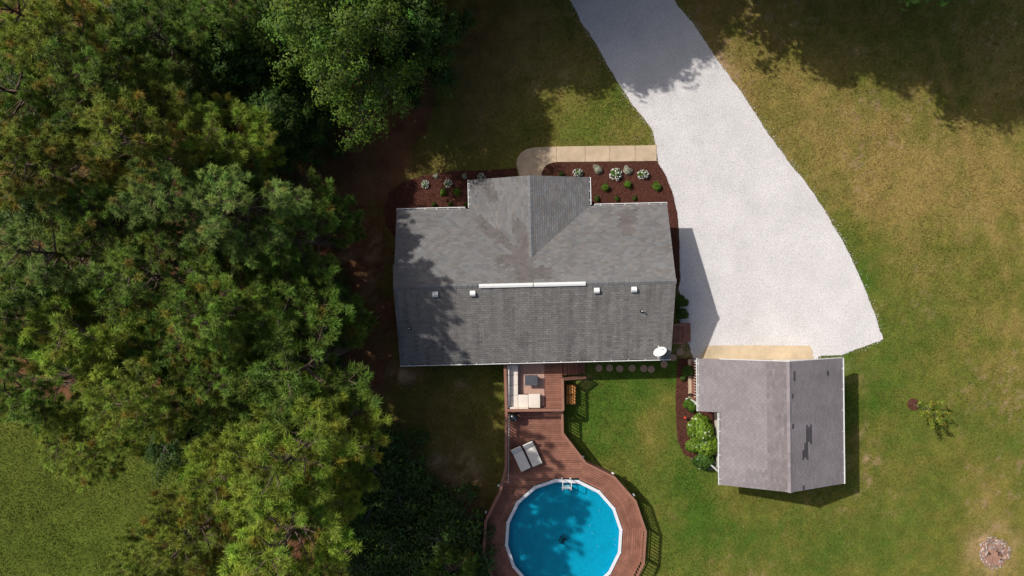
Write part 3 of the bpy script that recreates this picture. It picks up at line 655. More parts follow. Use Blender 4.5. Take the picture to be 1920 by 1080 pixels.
# substructure
mb = MB(); mb.box(((XL + XR) / 2, YB + .03, (ZU + ZL) / 2 - .02), (XR - XL, .04, ZU - ZL)); mb.bar((XL + .03, YT, ZU - .16), (XL + .03, YB, ZU - .16), .04, .24); mb.bar((XR - .03, YT - .9, ZU - .16), (XR - .03, YB, ZU - .16), .04, .24)
for p, q in zip(LP_[:3], LP_[1:3]): mb.bar((p[0] + .04, p[1], ZL - .15), (q[0] + .04, q[1], ZL - .15), .04, .22)
for p, q in zip(RP_[:3], RP_[1:3]): mb.bar((p[0] - .04, p[1], ZL - .15), (q[0] - .04, q[1], ZL - .15), .04, .22)
for k in range(-10, 3): a_, b_ = ring(OR - .05, k), ring(OR - .05, k + 1); mb.bar((*a_, ZL - .15), (*b_, ZL - .15), .04, .22)
mb.build('rim_joist', M['rail'], dk, world=True)
post = MB().box((0, 0, 0), (.1, .1, 1)).mesh('deck_post', M['rail'])
for (a_, b_), z_ in [((p), ZU - .05) for p in [(XL + .12, -5.0), (XL + .12, YB + .15), (XR - .12, -5.6), (XR - .12, YB + .15)]] + [((p), ZL - .05) for p in [(-.3, -9.6), (-.3, -11.3), (3.1, -9.3)] + [tuple(ring(OR - .2, k)) for k in range(-10, 4)]]:
    o = link('support_post', post, dk, (a_ - dk.location.x, b_ - dk.location.y, z_ / 2 - .05)); o.scale = (1, 1, z_ + .05)
# railings: cap rail part, balusters and posts below it
bal = MB().box((0, 0, .46), (.05, .05, .80)).mesh('baluster', M['rail']); rp = MB().box((0, 0, .40), (.09, .09, .98)).mesh('rail_post', M['rail'])
def railing(pts, z, capw=.15, sp=.165, z2=None, post_end=True):
    for i, (p, q) in enumerate(zip(pts, pts[1:])):
        p = Vector(p); q = Vector(q); L = (q - p).length; d = (q - p).normalized(); an = math.atan2(d.y, d.x); zb = z if z2 is None else z2
        mb = MB(); pa = Vector((*p, z + .9)) - Vector((d.x, d.y, 0)) * .03; qb = Vector((*q, zb + .9 - i * .0)) + Vector((d.x, d.y, 0)) * .03
        mb.bar(pa, qb, capw, .04); mb.bar((*p, z + .12), (*q, zb + .12), .04, .07); mb.bar((*p, z + .84), (*q, zb + .84), .04, .07)
        rl = mb.build('railing', M['rail'], dk, world=True); rl.location.z += .0015 * (i % 2)
        nb = max(2, int(L / sp))
        for k in range(nb):
            t = (k + .5) / nb; c_ = p.lerp(q, t); link('baluster', bal, rl, (c_.x - dk.location.x, c_.y - dk.location.y, z + (zb - z) * t), (0, 0, an))
        for e in ([p, q] if (i == 0) else [q]): link('post', rp, rl, (e.x - dk.location.x, e.y - dk.location.y, z if e is p else zb), (0, 0, an))
def cap(px, py, h): v = P(px, py, h); return (v.x, v.y)
railing([cap(946.5, 660, 2.0), cap(948.5, 769), ] if False else [(cap(946.5, 668, 2.0)[0], -4.45), cap(949, 769.5, 2.0), cap(1055.5, 768.5, 2.0), cap(1054.5, 711.5, 2.0)], ZU, .17, .18)
railing([cap(1056, 711.5, 2.0), cap(1098, 708.5, 1.0)], ZU, .13, .16, z2=.1)
railing([(-.37, -7.86), (-.38, -11.35)] + [tuple(ring(OR - .04, k)) for k in range(6, 14)], ZL, .17, .19)
railing([(3.18, -7.86), (3.21, -9.22), tuple(ring(OR - .04, 3))] + [tuple(ring(OR - .04, k)) for k in range(2, -3, -1)], ZL, .15, .19)
# stairs down to the lawn
for k in range(6):
    x0 = XR + .03 + k * .25; z_ = ZU - .17 * (k + 1) + .02
    mb = MB(); mb.box((x0 + .125, -4.98, z_ - .02), (.27, 1.2, .035)); mb.build('stair_tread', M['deck'], dk, world=True)
mb = MB()
for yy in (-4.4, -5.58): mb.bar((XR, yy, ZU - .22), (XR + 1.5, yy, .03), .04, .26)
mb.build('stair_stringer', M['rail'], dk, world=True)
# small lamps on the outside of the rail
for px, py in [(1093, 856), (1149, 887), (1188, 928), (935, 910), (911, 960)]:
    p = P(px, py, 1.15); c_ = Vector((p.x, p.y)); dd = (c_ - PC).normalized(); c_ = PC + dd * max((c_ - PC).length, OR + .04)
    a_ = math.atan2(dd.y, dd.x); mb = MB(); mb.box((c_.x, c_.y, 1.16), (.10, .16, .05), a_); mb.box((c_.x - dd.x * .03, c_.y - dd.y * .03, 1.08), (.06, .12, .12), a_); mb.build('rail_lamp', M['white'], dk, world=True)
# side steps at the right wall
ss = thing('side_steps', (P(1280, 623).x, P(1280, 623).y, 0), 'small brown wooden side steps by the driveway', 'steps')
xa, xb, ya, yb_ = P(1250, 0, .55).x, P(1296, 0, .3).x, P(0, 607, .5).y, P(0, 641, .5).y
nb = 10
for k in range(nb):
    z_ = .55 if k < 6 else (.36 if k < 8 else .18); x0 = xa + (xb - xa) * k / nb
    mb = MB(); mb.box((x0 + .075, (ya + yb_) / 2, z_ - .02), ((xb - xa) / nb - .012, ya - yb_ - (.02 if k < 6 else -.06), .035)); mb.build('board', M['deck'], ss, world=True)
for yy in (ya - .02, yb_ - .02):
    mb = MB(); mb.bar((xa, yy, 1.3), (xa + .95, yy, 1.3), .11, .04); mb.bar((xa, yy, .75), (xa + .93, yy, .75), .04, .07); rr = mb.build('side_rail', M['rail'], ss, world=True)
    for k in range(5): mb = MB(); mb.box((xa + .1 + k * .2, yy, .92), (.04, .04, .74)); mb.build('baluster', M['rail'], rr).location = -Vector(ss.location)
mb = MB()
for a_ in (xa + .1, xa + .9):
    for b_ in (ya - .06, yb_ + .06): mb.box((a_, b_, .25), (.09, .09, .55))
mb.bar((xa, ya - .05, .44), (xb, ya - .05, .06), .04, .18); mb.bar((xa, yb_ + .05, .44), (xb, yb_ + .05, .06), .04, .18); mb.build('frame', M['rail'], ss, world=True)

# ---------------------------------------------------------------- pool
po = thing('swimming_pool', (PC.x, PC.y, 0), 'round above-ground swimming pool with bright blue water and white rim', 'pool')
NS = 16
pv = [ring(PR - .1, k) - PC for k in range(NS)]
mb = MB(); mb.prism([tuple(v * .998) for v in pv], -.01, .04); mb.build('liner_floor', M['liner'], po)
for k in range(NS):
    a_, b_ = ring(PR - .09, k) - PC, ring(PR - .09, k + 1) - PC; mb = MB(); mb.bar((*a_, .32), (*b_, .32), .03, .64); mb.build('wall_panel', M['liner'] if False else M['liner'], po)
    oa, ob, ia, ib = ring(PR + .0, k) - PC, ring(PR + .0, k + 1) - PC, ring(PR - .20, k) - PC, ring(PR - .20, k + 1) - PC
    e_ = (ob - oa).normalized() * .012; mb = MB(); mb.prism([tuple(oa + e_), tuple(ob - e_), tuple(ib - e_), tuple(ia + e_)], .645, .685); mb.build('rim_segment', M['rim'], po)
    c_ = (oa + ia) / 2; mb = MB(); mb.box((c_.x, c_.y, .672), (.225, .10, .045), math.atan2(c_.y, c_.x)); mb.build('rim_cap', M['rim'], po, bevel=.01)
mb = MB(); mb.prism([tuple(v) for v in pv], .525, .53); wt = mb.build('water', M['water'], po)
bm = bmesh.new(); bm.from_mesh(wt.data); bmesh.ops.delete(bm, geom=[f for f in bm.faces if f.normal.z < .5], context='FACES'); bm.to_mesh(wt.data); bm.free()
# ladder over the rim
ld = thing('pool_ladder', (*cap(1063, 902, .7), ZL), 'white pool ladder with two curved handrails on the rim', 'ladder')
for px in (1055, 1071):
    a_ = P(px, 895, ZL + .55); b_ = P(px, 911, .55); x_ = a_.x; mb = MB()
    y0 = P(px, 897, ZL).y; y1 = y0 - .62
    mb.tube([(x_, y0, ZL), (x_, y0, ZL + .55), (x_, y0 - .06, ZL + .68), (x_, y0 - .2, ZL + .72), (x_, y1 + .08, ZL + .66), (x_, y1, ZL + .5), (x_, y1, .08)], .028, 8); mb.lathe((x_, y0, ZL + .0), [(.06, .002), (.06, .03), (.03, .04)], 12); mb.build('handrail', M['white'], ld, True, True)
    xa_ = x_ if px == 1055 else xa_; xb_ = x_
for z_ in (.60, .36, .16): mb = MB(); mb.box(((xa_ + xb_) / 2, y1 + .0, z_), (xb_ - xa_, .13, .04)); mb.build('step', M['white'], ld, world=True, bevel=.008)
def leafmesh(name, cols, n, spread, size, m, zs=.02, seed=1):
    r = np.random.default_rng(seed); p = np.stack([r.normal(0, spread, n), r.normal(0, spread, n), r.uniform(0.004, zs, n)], 1); a = r.uniform(0, 6.28, n); s = size * r.uniform(.6, 1.3, n)
    d = np.stack([np.cos(a), np.sin(a), 0 * a], 1) * s[:, None]; e = np.stack([-np.sin(a), np.cos(a), .3 + 0 * a], 1) * s[:, None] * .45
    V = np.stack([p - d, p + e * [1, 1, .2], p + d, p - e * [1, 1, -.2]], 1).reshape(-1, 3); C = np.array(cols) * r.uniform(.6, 1.3, (n, 1))
    return npmesh(name, V, np.arange(4 * n).reshape(-1, 4), m, np.repeat(C, 4, 0))
o = link('leaf_clump', leafmesh('leaf_clump', (.03, .05, .05), 70, .15, .06, M['leaf'], .05, 4)); p = P(1057, 1012, .1); o.location = (p.x, p.y, .045); tag(o, 'dark clump of sunken leaves on the pool floor', 'leaves')
lf = leafmesh('floating_leaf', (.75, .62, .40), 1, 0, .05, M['petal'], .006, 5)
for k, (px, py) in enumerate([(1110, 922), (1100, 933), (1124, 957), (1105, 985), (1098, 994), (1110, 1000), (1153, 1011), (1154, 1022), (1120, 1023), (975, 1050), (1040, 1007)]):
    p = P(px, py, .53); o = link('floating_leaf', lf, None, (p.x, p.y, .531), (0, 0, k * 1.3)); tag(o, 'tiny pale leaf floating on the pool water', 'leaf', 'leaves floating on the pool')

# ---------------------------------------------------------------- furniture
rg = MB(); c0 = P(971, 676, ZU); c1 = P(1020.5, 761, ZU); rg.box(((c0.x + c1.x) / 2, (c0.y + c1.y) / 2, ZU + .012), (c1.x - c0.x, c0.y - c1.y, .012))
tag(rg.build('rug', M['rug']), 'speckled brown outdoor rug on the upper deck', 'rug')
so = thing('sectional_sofa', (*cap(966, 745, ZU), ZU), 'L-shaped cream cushioned sectional sofa on the upper deck', 'sofa')
zs = ZU + .43
def sp(px, py): v = P(px, py, zs); return v
def cushion(x0, y0, x1, y1, z0, z1, nm, m='cushion', par=so, bev=.035):
    a_, b_ = sp(x0, y0), sp(x1, y1); mb = MB(); mb.box(((a_.x + b_.x) / 2, (a_.y + b_.y) / 2, (z0 + z1) / 2), (abs(b_.x - a_.x) - .012, abs(b_.y - a_.y) - .012, z1 - z0)); return mb.build(nm, M[m], par, True, True, bev, 3)
mb = MB(); a_, b_ = sp(951, 685), sp(971, 766); mb.box(((a_.x + b_.x) / 2, (a_.y + b_.y) / 2, ZU + .17), (b_.x - a_.x, a_.y - b_.y, .24)); a_, b_ = sp(971.2, 740), sp(1012, 766); mb.box(((a_.x + b_.x) / 2, (a_.y + b_.y) / 2, ZU + .168), (b_.x - a_.x, a_.y - b_.y, .236))
for px, py in [(953, 688), (969, 688), (953, 764), (1010, 764), (1010, 743)]: v = sp(px, py); mb.box((v.x, v.y, ZU + .035), (.06, .06, .07))
mb.build('base', M['wicker'], so, world=True)
for y0, y1 in [(684, 703), (703, 722), (722, 741)]: cushion(955, y0, 971.5, y1, ZU + .29, zs + .03, 'seat_cushion')
cushion(956, 741, 971.5, 763, ZU + .29, zs + .03, 'seat_cushion'); cushion(971.5, 740, 991, 763, ZU + .29, zs + .03, 'seat_cushion'); cushion(991, 738.5, 1013, 765, ZU + .29, zs + .04, 'seat_cushion')
for y0, y1 in [(684, 703), (703, 722), (722, 741), (741, 764)]: cushion(950.5, y0, 955.5, y1, zs - .05, zs + .36, 'back_cushion')
cushion(956, 762, 972, 766.5, zs - .05, zs + .32, 'back_cushion'); cushion(972, 762.3, 991, 766.5, zs - .05, zs + .32, 'back_cushion')
tb = thing('fire_table', (*cap(996, 713, ZU + .5), ZU), 'square slate-grey low table on the rug', 'table')
c_ = cap(996, 713, ZU + .55); mb = MB(); mb.box((c_[0], c_[1], ZU + .54), (.80, .66, .05)); mb.build('table_top', M['slate'], tb, world=True, bevel=.008)
mb = MB(); mb.box((c_[0], c_[1], ZU + .568), (.5, .3, .02)); mb.build('lid', M['slate'], tb, world=True)
for e in (-1, 1): mb = MB(); mb.box((c_[0] + e * .28, c_[1], ZU + .268), (.08, .5, .5)); mb.build('side_panel', M['slate'], tb, world=True)
gk = P(963, 783, ZL + .8); gk = Vector((gk.x, gk.y, ZL)); gr_ = thing('kettle_grill', gk, 'black round kettle grill in the corner of the lower deck', 'grill')
mb = MB(); mb.lathe((0, 0, 0), [(.05, .50), (.20, .55), (.27, .66), (.285, .74)], 24); mb.build('bowl', M['black'], gr_, True)
mb = MB(); mb.lathe((0, 0, 0), [(.292, .745), (.27, .83), (.19, .91), (.08, .945), (.01, .95)], 24); lidk = mb.build('lid', M['black'], gr_, True)
mb = MB(); mb.tube([(-.07, 0, .94), (-.06, 0, 1.0), (.06, 0, 1.0), (.07, 0, .94)], .014, 8); mb.build('handle', M['steel'], lidk); mb = MB(); mb.lathe((.1, -.13, .90), [(.055, -.01), (.055, .015), (.03, .02)], 14); mb.build('vent', M['steel'], lidk)
for k in range(3): a_ = R(30 + 120 * k); mb = MB(); mb.tube([(.14 * math.cos(a_), .14 * math.sin(a_), .56), (.29 * math.cos(a_), .29 * math.sin(a_), .0)], .014, 8); mb.build('leg', M['steel'], gr_)
for k in (0, 1): a_ = R(30 + 120 * k); mb = MB(); mb.lathe((.3 * math.cos(a_), .3 * math.sin(a_), .0), [(.06, .0), (.07, .03), (.06, .06)], 12); mb.build('wheel', M['boot'], gr_)
mb = MB(); mb.lathe((0, 0, .30), [(.12, .0), (.13, .02)], 16); mb.build('ash_pan', M['steel'], gr_)
# loungers
lo = thing('sun_lounger', (0, 0, ZL), 'x', 'lounger', group='loungers on the pool deck')
mb = MB(); mb.box((0, -.18, .22), (.66, 1.22, .14)); mb.box((0, .62, .22), (.64, .38, .10)); mb.build('frame', M['wicker'], lo)
for sx in (-.28, .28):
    for sy in (-.72, .74): mb = MB(); mb.box((sx, sy, .09), (.06, .06, .18)); mb.build('leg', M['wicker'], lo)
mb = MB(); mb.box((0, -.19, .335), (.68, 1.22, .09)); mb.build('seat_cushion', M['cushion2'], lo, True, bevel=.03, seg=3)
mb = MB(); m3 = Matrix.Rotation(R(42), 3, 'X'); mb.box((0, .62, .53), (.68, .52, .085), m=m3); bc = mb.build('back_cushion', M['cushion2'], lo, True, bevel=.028, seg=3)
mb = MB(); mb.box((0, .635, .46), (.6, .50, .03), m=m3); mb.build('back_frame', M['wicker'], lo); mb = MB(); mb.bar((.0, .78, .62), (.0, .80, .27), .5, .03); mb.build('back_prop', M['wicker'], lo)
l2 = copy_tree(lo)
for q_, (cx, cy), lab, an in [(lo, (976.5, 860), 'left beige sun lounger, in tree shade on the deck', 25), (l2, (998.5, 851), 'right beige sun lounger, in sunlight on the deck', 24)]:
    p = P(cx, cy, ZL + .4); q_.location = (p.x, p.y, ZL); q_.rotation_euler = (0, 0, R(an)); q_['label'] = lab
pl = thing('skimmer_pole', (*cap(953.5, 840, ZL), ZL), 'long thin white pool skimmer pole lying along the left deck railing', 'pole')
a_ = P(954.5, 777, ZL + .03); b_ = P(953, 899, ZL + .03); mb = MB(); mb.tube([a_, b_], .02, 8); mb.build('shaft', M['rim'], pl, True, True); mb = MB(); mb.tube([b_ + Vector((0, .02, .0)), b_ + Vector((0, -.2, 0))], .026, 8); mb.build('handle_grip', M['white'], pl, True, True)
# split wood beside the deck
fw = thing('firewood_stack', (*G(1070, 738), 0), 'small stack of orange-brown split wood beside the upper deck', 'firewood')
for lay in range(3):
    for k in range(4 - (lay % 2)):
        for e in (-1, 1):
            x0 = -.24 + .16 * k + (.08 if lay % 2 else 0); mb = MB(); r_ = .085; an = random.random() * 2
            pts = [(x0 + r_ * math.cos(an + t_), r_ * math.sin(an + t_)) for t_ in (0, 1.3, 2.6, 4.4)]; y0 = .03 if e > 0 else -.62
            vs_ = [(p[0], y0 + random.uniform(-.03, .03), .09 + lay * .15 + p[1]) for p in pts] + [(p[0], y0 + .58 + random.uniform(-.03, .03), .09 + lay * .15 + p[1]) for p in pts]
            mb.add(vs_, [(0, 1, 2, 3), (7, 6, 5, 4)] + [(i, i + 4, (i + 1) % 4 + 4, (i + 1) % 4) for i in range(4)]); mb.build('log', M['wood'], fw)
# fire pit
fp = thing('fire_pit', (*G(1864, 1036), 0), 'round fire pit ringed with pale stones in the right lawn', 'fire pit')
mb = MB(); mb.lathe((0, 0, 0), [(.92, -.06), (.90, .03), (.5, .015), (.1, .02)], 28, .05); mb.build('ash_bed', M['ash'], fp)
for k in range(100):
    a_ = 2 * math.pi * k / 64 + random.uniform(-.08, .08); r_ = (.90 + random.uniform(-.20, .13) + .06 * math.sin(a_ * 3 + 1)) if k < 64 else random.uniform(.3, .8); bm = bmesh.new(); bmesh.ops.create_icosphere(bm, subdivisions=1, radius=1)
    s_ = (random.uniform(.05, .17), random.uniform(.04, .11), random.uniform(.03, .08))
    for v in bm.verts: v.co = Vector((v.co.x * s_[0], v.co.y * s_[1], v.co.z * s_[2])) * random.uniform(.75, 1.2)
    me = bpy.data.meshes.new('stone'); bm.to_mesh(me); bm.free(); me.materials.append(M['rock']); link('stone', me, fp, (r_ * math.cos(a_), r_ * math.sin(a_), .05), (0, 0, a_ + 1.57 + random.uniform(-.5, .5)))
for k in range(9): mb = MB(); a_ = random.random() * 6; mb.box((random.uniform(-.5, .5), random.uniform(-.5, .5), .045), (random.uniform(.08, .25), .06, .05), a_); mb.build('charred_chunk', M['char'], fp)
# small garden things
gb = thing('garden_ornament', (*G(1281.5, 781), .0), 'small red ball ornament on a stake in the garage bed', 'ornament'); mb = MB(); mb.lathe((0, 0, .42), [(.01, -.085), (.06, -.06), (.085, 0), (.06, .06), (.01, .085)], 16); mb.build('ball', M['red'], gb, True); mb = MB(); mb.tube([(0, 0, -.02), (0, 0, .36)], .012, 6); mb.build('stake', M['boot'], gb)
gb = thing('garden_lantern', (*G(1291, 738), .0), 'small black metal ornament beside the garage downspout', 'ornament'); mb = MB(); mb.tube([(0, 0, 0), (0, 0, .5), (.1, .1, .66)], .02, 6); mb.build('stem', M['black'], gb); mb = MB(); mb.box((-.06, 0, .42), (.22, .05, .18), .7); mb.box((.08, .06, .6), (.16, .05, .1), -.5); mb.build('figure', M['black'], gb)
o = MB().box((0, 0, .04), (.62, .28, .08), .1).build('splash_block', M['dull']); p = G(1336, 876); o.location = (*p, 0); tag(o, 'dark grey splash block under the lower garage downspout', 'splash block')

# ---------------------------------------------------------------- plants
def unit(v): return v / (np.linalg.norm(v, axis=-1, keepdims=True) + 1e-9)
def needle_mesh(name, tp, td, tc, N, length, width, m, spread=1.0, seed=0):
    r = np.random.default_rng(seed); T = len(tp)
    d = unit(r.normal(0, 1, (T, N, 3)) * spread + td[:, None, :] * .75); L = length * r.uniform(.65, 1.15, (T, N, 1))
    sd_ = unit(np.cross(d, r.normal(0, .55, (T, N, 3)) + np.array([-.35, .2, 1.0]))) * width * r.uniform(.7, 1.3, (T, N, 1))
    b = tp[:, None, :] + d * .03 + td[:, None, :] * r.uniform(-.14, .10, (T, N, 1)) + r.normal(0, .045, (T, N, 3)); V = np.stack([b - sd_, b + sd_, b + d * L + [0, 0, -.03]], 2).reshape(-1, 3)
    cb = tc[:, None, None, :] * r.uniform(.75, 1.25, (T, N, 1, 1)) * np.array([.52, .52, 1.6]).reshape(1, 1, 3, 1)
    return npmesh(name, V, np.arange(len(V)).reshape(-1, 3), m, cb.reshape(-1, 3))
def make_pine(idx, Ht, Rc, cb, tint, brown, seed):
    rr = random.Random(seed); mb = MB(); tp = []; td = []
    bend = [rr.uniform(-.4, .4), rr.uniform(-.4, .4)]
    def tr(z): t = z / Ht; return Vector((bend[0] * math.sin(t * 3), bend[1] * math.sin(t * 2.3), z))
    mb.tube([tr(Ht * k / 8) for k in range(9)], [.22 * (1 - .88 * k / 8) for k in range(9)], 8); limbs = MB(); z = cb
    while z < Ht - .15:
        t = (z - cb) / (Ht - cb); L0 = Rc * (1 - t) ** .62 * (.72 + .28 * min(1, t * 4)) + .25
        for k in range(rr.randint(3, 5)):
            a = rr.uniform(0, 6.283); L = L0 * rr.uniform(.65, 1.12); up = .12 + .65 * t + rr.uniform(-.08, .12); p0 = tr(z + rr.uniform(-.2, .2)); d = Vector((math.cos(a), math.sin(a), 0))
            pts = [p0 + d * (L * s) + Vector((0, 0, L * (up * s + .22 * s * s - .10 * s))) for s in (0, .35, .7, 1)]
            limbs.tube(pts, [.05 + .02 * (1 - t), .035, .02, .010], 5)
            def put(p, dd):
                tp.append(p); td.append((dd + Vector((0, 0, .6))).normalized())
            put(pts[3], d)
            nsub = max(3, int(L / .24))
            for j in range(nsub):
                lo_ = .12 if t > .72 else .42; s = lo_ + (.98 - lo_) * (j + rr.random()) / nsub; p = p0 + d * (L * s) + Vector((0, 0, L * (up * s + .22 * s * s - .10 * s))); sg = 1 if j % 2 else -1
                sa = a + sg * rr.uniform(.5, 1.1); sL = L * rr.uniform(.16, .34) * (1.25 - s * .6) + .12; dd = Vector((math.cos(sa), math.sin(sa), rr.uniform(.15, .5))); q = p + dd * sL
                limbs.tube([p, q], [.016, .007], 4, False); put(q, dd)
                if sL > .5: put(p + dd * sL * .55 + Vector((rr.uniform(-.1, .1), rr.uniform(-.1, .1), .1)), dd)
                if rr.random() < .5: put(q + Vector((rr.uniform(-.3, .3), rr.uniform(-.3, .3), rr.uniform(0, .2))), dd)
        z += .55 + .22 * (1 - t)
    for k in range(9): tp.append(tr(Ht - k * .12) + Vector((rr.uniform(-.15, .15), rr.uniform(-.15, .15), .1))); td.append(Vector((0, 0, 1)))
    tp = np.array([tuple(p) for p in tp]); td = np.array([tuple(p) for p in td]); r = np.random.default_rng(seed)
    o_ = np.argsort(-(np.hypot(tp[:, 0], tp[:, 1]) + .8 * tp[:, 2]) + r.uniform(0, .6, len(tp))); kp = []      # keep clumps apart so that they read as tufts
    for i_ in o_:
        if not kp or np.min(((tp[kp] - tp[i_]) ** 2).sum(1)) > .31 ** 2: kp.append(i_)
    tp = tp[kp]; td = td[kp]
    tc = np.array(tint) * r.uniform(.65, 1.3, (len(tp), 1)) * (1 + r.normal(0, .07, (len(tp), 3)))
    bq = r.random(len(tp)) < brown; tc[bq] = tc[bq] * .62 + np.array((.16, .06, .010)) * r.uniform(.5, 1.1, (bq.sum(), 1))
    tm = mb.mesh('trunk', M['bark']); lm = limbs.mesh('limbs', M['bark'])
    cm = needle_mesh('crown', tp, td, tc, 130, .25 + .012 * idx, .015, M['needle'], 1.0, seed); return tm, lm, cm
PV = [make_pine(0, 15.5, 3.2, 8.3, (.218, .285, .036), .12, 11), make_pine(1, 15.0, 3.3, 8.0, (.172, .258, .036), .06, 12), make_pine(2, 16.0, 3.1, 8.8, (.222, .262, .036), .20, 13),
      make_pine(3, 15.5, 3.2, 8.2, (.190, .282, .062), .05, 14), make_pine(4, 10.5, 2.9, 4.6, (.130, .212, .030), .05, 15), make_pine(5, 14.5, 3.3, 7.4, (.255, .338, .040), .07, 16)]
PH = [15.5, 15.0, 16.0, 15.5, 10.5, 14.5]
def pine(v, px, py, lab, s=1.0, rz=None, grp='pines along the left side'):
    ht = PH[v] * s; h = ht * .80; p = P(px, py, h)
    t_ = thing('pine_tree', (p.x, p.y, -.05), lab, 'tree', random.uniform(0, 6.28) if rz is None else rz, grp); t_.scale = (s, s, s)
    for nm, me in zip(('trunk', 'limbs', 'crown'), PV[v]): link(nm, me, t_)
    return t_
PINES = [(5, 60, 40, 'yellow-green pine in the top left corner of the picture', 1.0), (1, 185, 165, 'tall green pine just below the top left corner', 1.02), (2, 270, 270, 'brown-tinged pine left of the pale yellow pine tip', .98), (2, 80, 320, 'brown-flecked pine at the left edge, upper middle', 1.0),
         (5, 430, 265, 'pale yellow-green pine whose tip points at the leafy tree', .85), (3, 330, 385, 'blue-green pine in the middle of the left wood', .95), (3, 450, 395, 'blue-green pine nearest the front left house corner', .93), (4, 542, 440, 'low dark pine reaching towards the front gutter of the house', 1.05),
         (3, 110, 480, 'broad blue-green pine at the left edge, middle height', 1.0), (1, 300, 520, 'green pine below the central blue-green pines', .98), (1, 20, 590, 'green pine cut by the left edge below the middle', 1.0), (5, 180, 620, 'light green pine above the lower left lawn', .98),
         (1, 390, 590, 'green pine left of the dark low pines by the house', .98), (4, 520, 590, 'low dark pine level with the rear half of the house', 1.1), (1, 70, 720, 'green pine bordering the lower left lawn at the picture edge', .95), (0, 270, 740, 'orange-flecked pine at the upper border of the lower left lawn', .95), (1, 420, 715, 'shaded green pine between the two sunlit pine groups', .86),
         (4, 548, 690, 'low dark pine opposite the rear left corner of the house', 1.28), (5, 556, 852, 'bright sunlit pine nearest the rear lawn', 1.1), (5, 430, 880, 'sunlit pine left of the bright pine by the rear lawn', .92), (2, 372, 985, 'orange-flecked pine in the lower pine group', .9), (5, 548, 1000, 'bright pine at the lower right of the pine group', 1.1), (0, 300, 1060, 'pine at the bottom edge beside the lower left lawn', .88),
         (4, 480, 1085, 'dark pine at the bottom edge below the orange-flecked pine', 1.0), (4, 830, 1085, 'small pine tip at the bottom edge left of the pool deck', .62), (4, 300, 60, 'dark low pine near the top edge left of the leafy tree', 1.05), (4, 400, 40, 'dark low pine at the top edge beside the leafy tree', 1.0), (1, 0, 170, 'green pine cut by the left edge near the top', 1.0), (1, 215, 420, 'green pine wedged between the two broad blue-green pines', .9), (4, 330, 640, 'dark pine in a shaded gap left of the rear of the house', 1.15), (0, 160, 820, 'pine tip overhanging the top of the lower left lawn', .8), (2, 150, 90, 'brown-tinged pine between the two top left pines', .95), (4, 520, 740, 'dark pine above the bright sunlit pine group', 1.1)]
for v, px, py, lab, s in PINES: pine(v, px, py, lab, s)

def leaf_cloud(name, cen, nrm_, col, size, m, seed, flat=.6):
    r = np.random.default_rng(seed); n = len(cen); nn = unit(nrm_ * flat + r.normal(0, .55, (n, 3))); a = unit(np.cross(nn, r.normal(0, 1, (n, 3)))); b = np.cross(nn, a); s = size * r.uniform(.6, 1.3, (n, 1))
    V = np.stack([cen - a * s, cen + b * s * .55 + nn * s * .12, cen + a * s, cen - b * s * .55 + nn * s * .12], 1).reshape(-1, 3)
    return npmesh(name, V, np.arange(4 * n).reshape(-1, 4), m, np.repeat(col, 4, 0))
def make_leafy(Ht, Rc, cb, tint, ncl, nl, size, seed, limbs_n=16):
    rr = random.Random(seed); r = np.random.default_rng(seed); tk = MB(); lb_ = MB(); cl = []
    tk.tube([(0, 0, 0), (.1, .05, cb * .6), (.15, -.1, cb + (Ht - cb) * .4), (.1, 0, Ht * .86)], [.26, .2, .13, .03], 9)
    for k in range(limbs_n):
        a = k * 2.39996 + rr.uniform(-.3, .3); t = (k + .5) / limbs_n; z0 = cb + (Ht - cb) * .60 * t; el = .15 + 1.15 * t; L = Rc * (1.0 - .35 * t) * rr.uniform(.8, 1.12); d = Vector((math.cos(a) * math.cos(el), math.sin(a) * math.cos(el), math.sin(el)))
        p0 = Vector((.1, 0, z0)); P_ = [p0, p0 + d * L * .4 + Vector((0, 0, .25)), p0 + d * L * .75 + Vector((0, 0, .3)), p0 + d * L + Vector((0, 0, .05))]; lb_.tube(P_, [.10, .07, .04, .015], 6)
        for j in range(ncl // limbs_n):
            s = rr.uniform(.32, 1.0); i = min(2, int(s * 3)); q = P_[i].lerp(P_[i + 1], s * 3 - i); sp_ = .30 + .5 * (1 - abs(s - .6))
            off = Vector((rr.gauss(0, sp_), rr.gauss(0, sp_), rr.gauss(.05, sp_ * .5))); lb_.tube([q, q + off], [.018, .006], 4, False); cl.append(q + off)
    cl = np.array([tuple(c_) for c_ in cl]); cen = np.repeat(cl, nl, 0) + r.normal(0, 1, (len(cl) * nl, 3)) * np.array([.30, .30, .17])
    cc = np.repeat(np.array(tint) * r.uniform(.55, 1.4, (len(cl), 1)) * (1 + r.normal(0, .06, (len(cl), 3))), nl, 0) * r.uniform(.7, 1.3, (len(cen), 1))
    q = r.random(len(cen)) < .06; cc[q] *= np.array([1.9, 1.5, .9])
    out = unit(cen - np.array([0, 0, cb])) * .5 + np.array([0, 0, .8])
    return tk.mesh('trunk', M['bark2']), lb_.mesh('limbs', M['bark2']), leaf_cloud('crown', cen, out, cc, size, M['leaf'], seed)
LV = make_leafy(12.0, 6.2, 3.0, (.110, .188, .028), 440, 100, .085, 21, 17)
LV2 = make_leafy(14.5, 5.4, 4.0, (.060, .115, .022), 520, 60, .15, 22)
BV = make_leafy(3.2, 1.7, .5, (.06, .115, .025), 200, 46, .10, 23, 10)
def leafy(V3, loc, lab, s=1.0, grp=None, nm='leafy_tree', cat='tree', zs=None):
    t_ = thing(nm, (loc[0], loc[1], -.05), lab, cat, random.uniform(0, 6.28), grp); t_.scale = (s, s, zs or s)
    for n_, me in zip(('trunk', 'limbs', 'crown'), V3): link(n_, me, t_)
    return t_
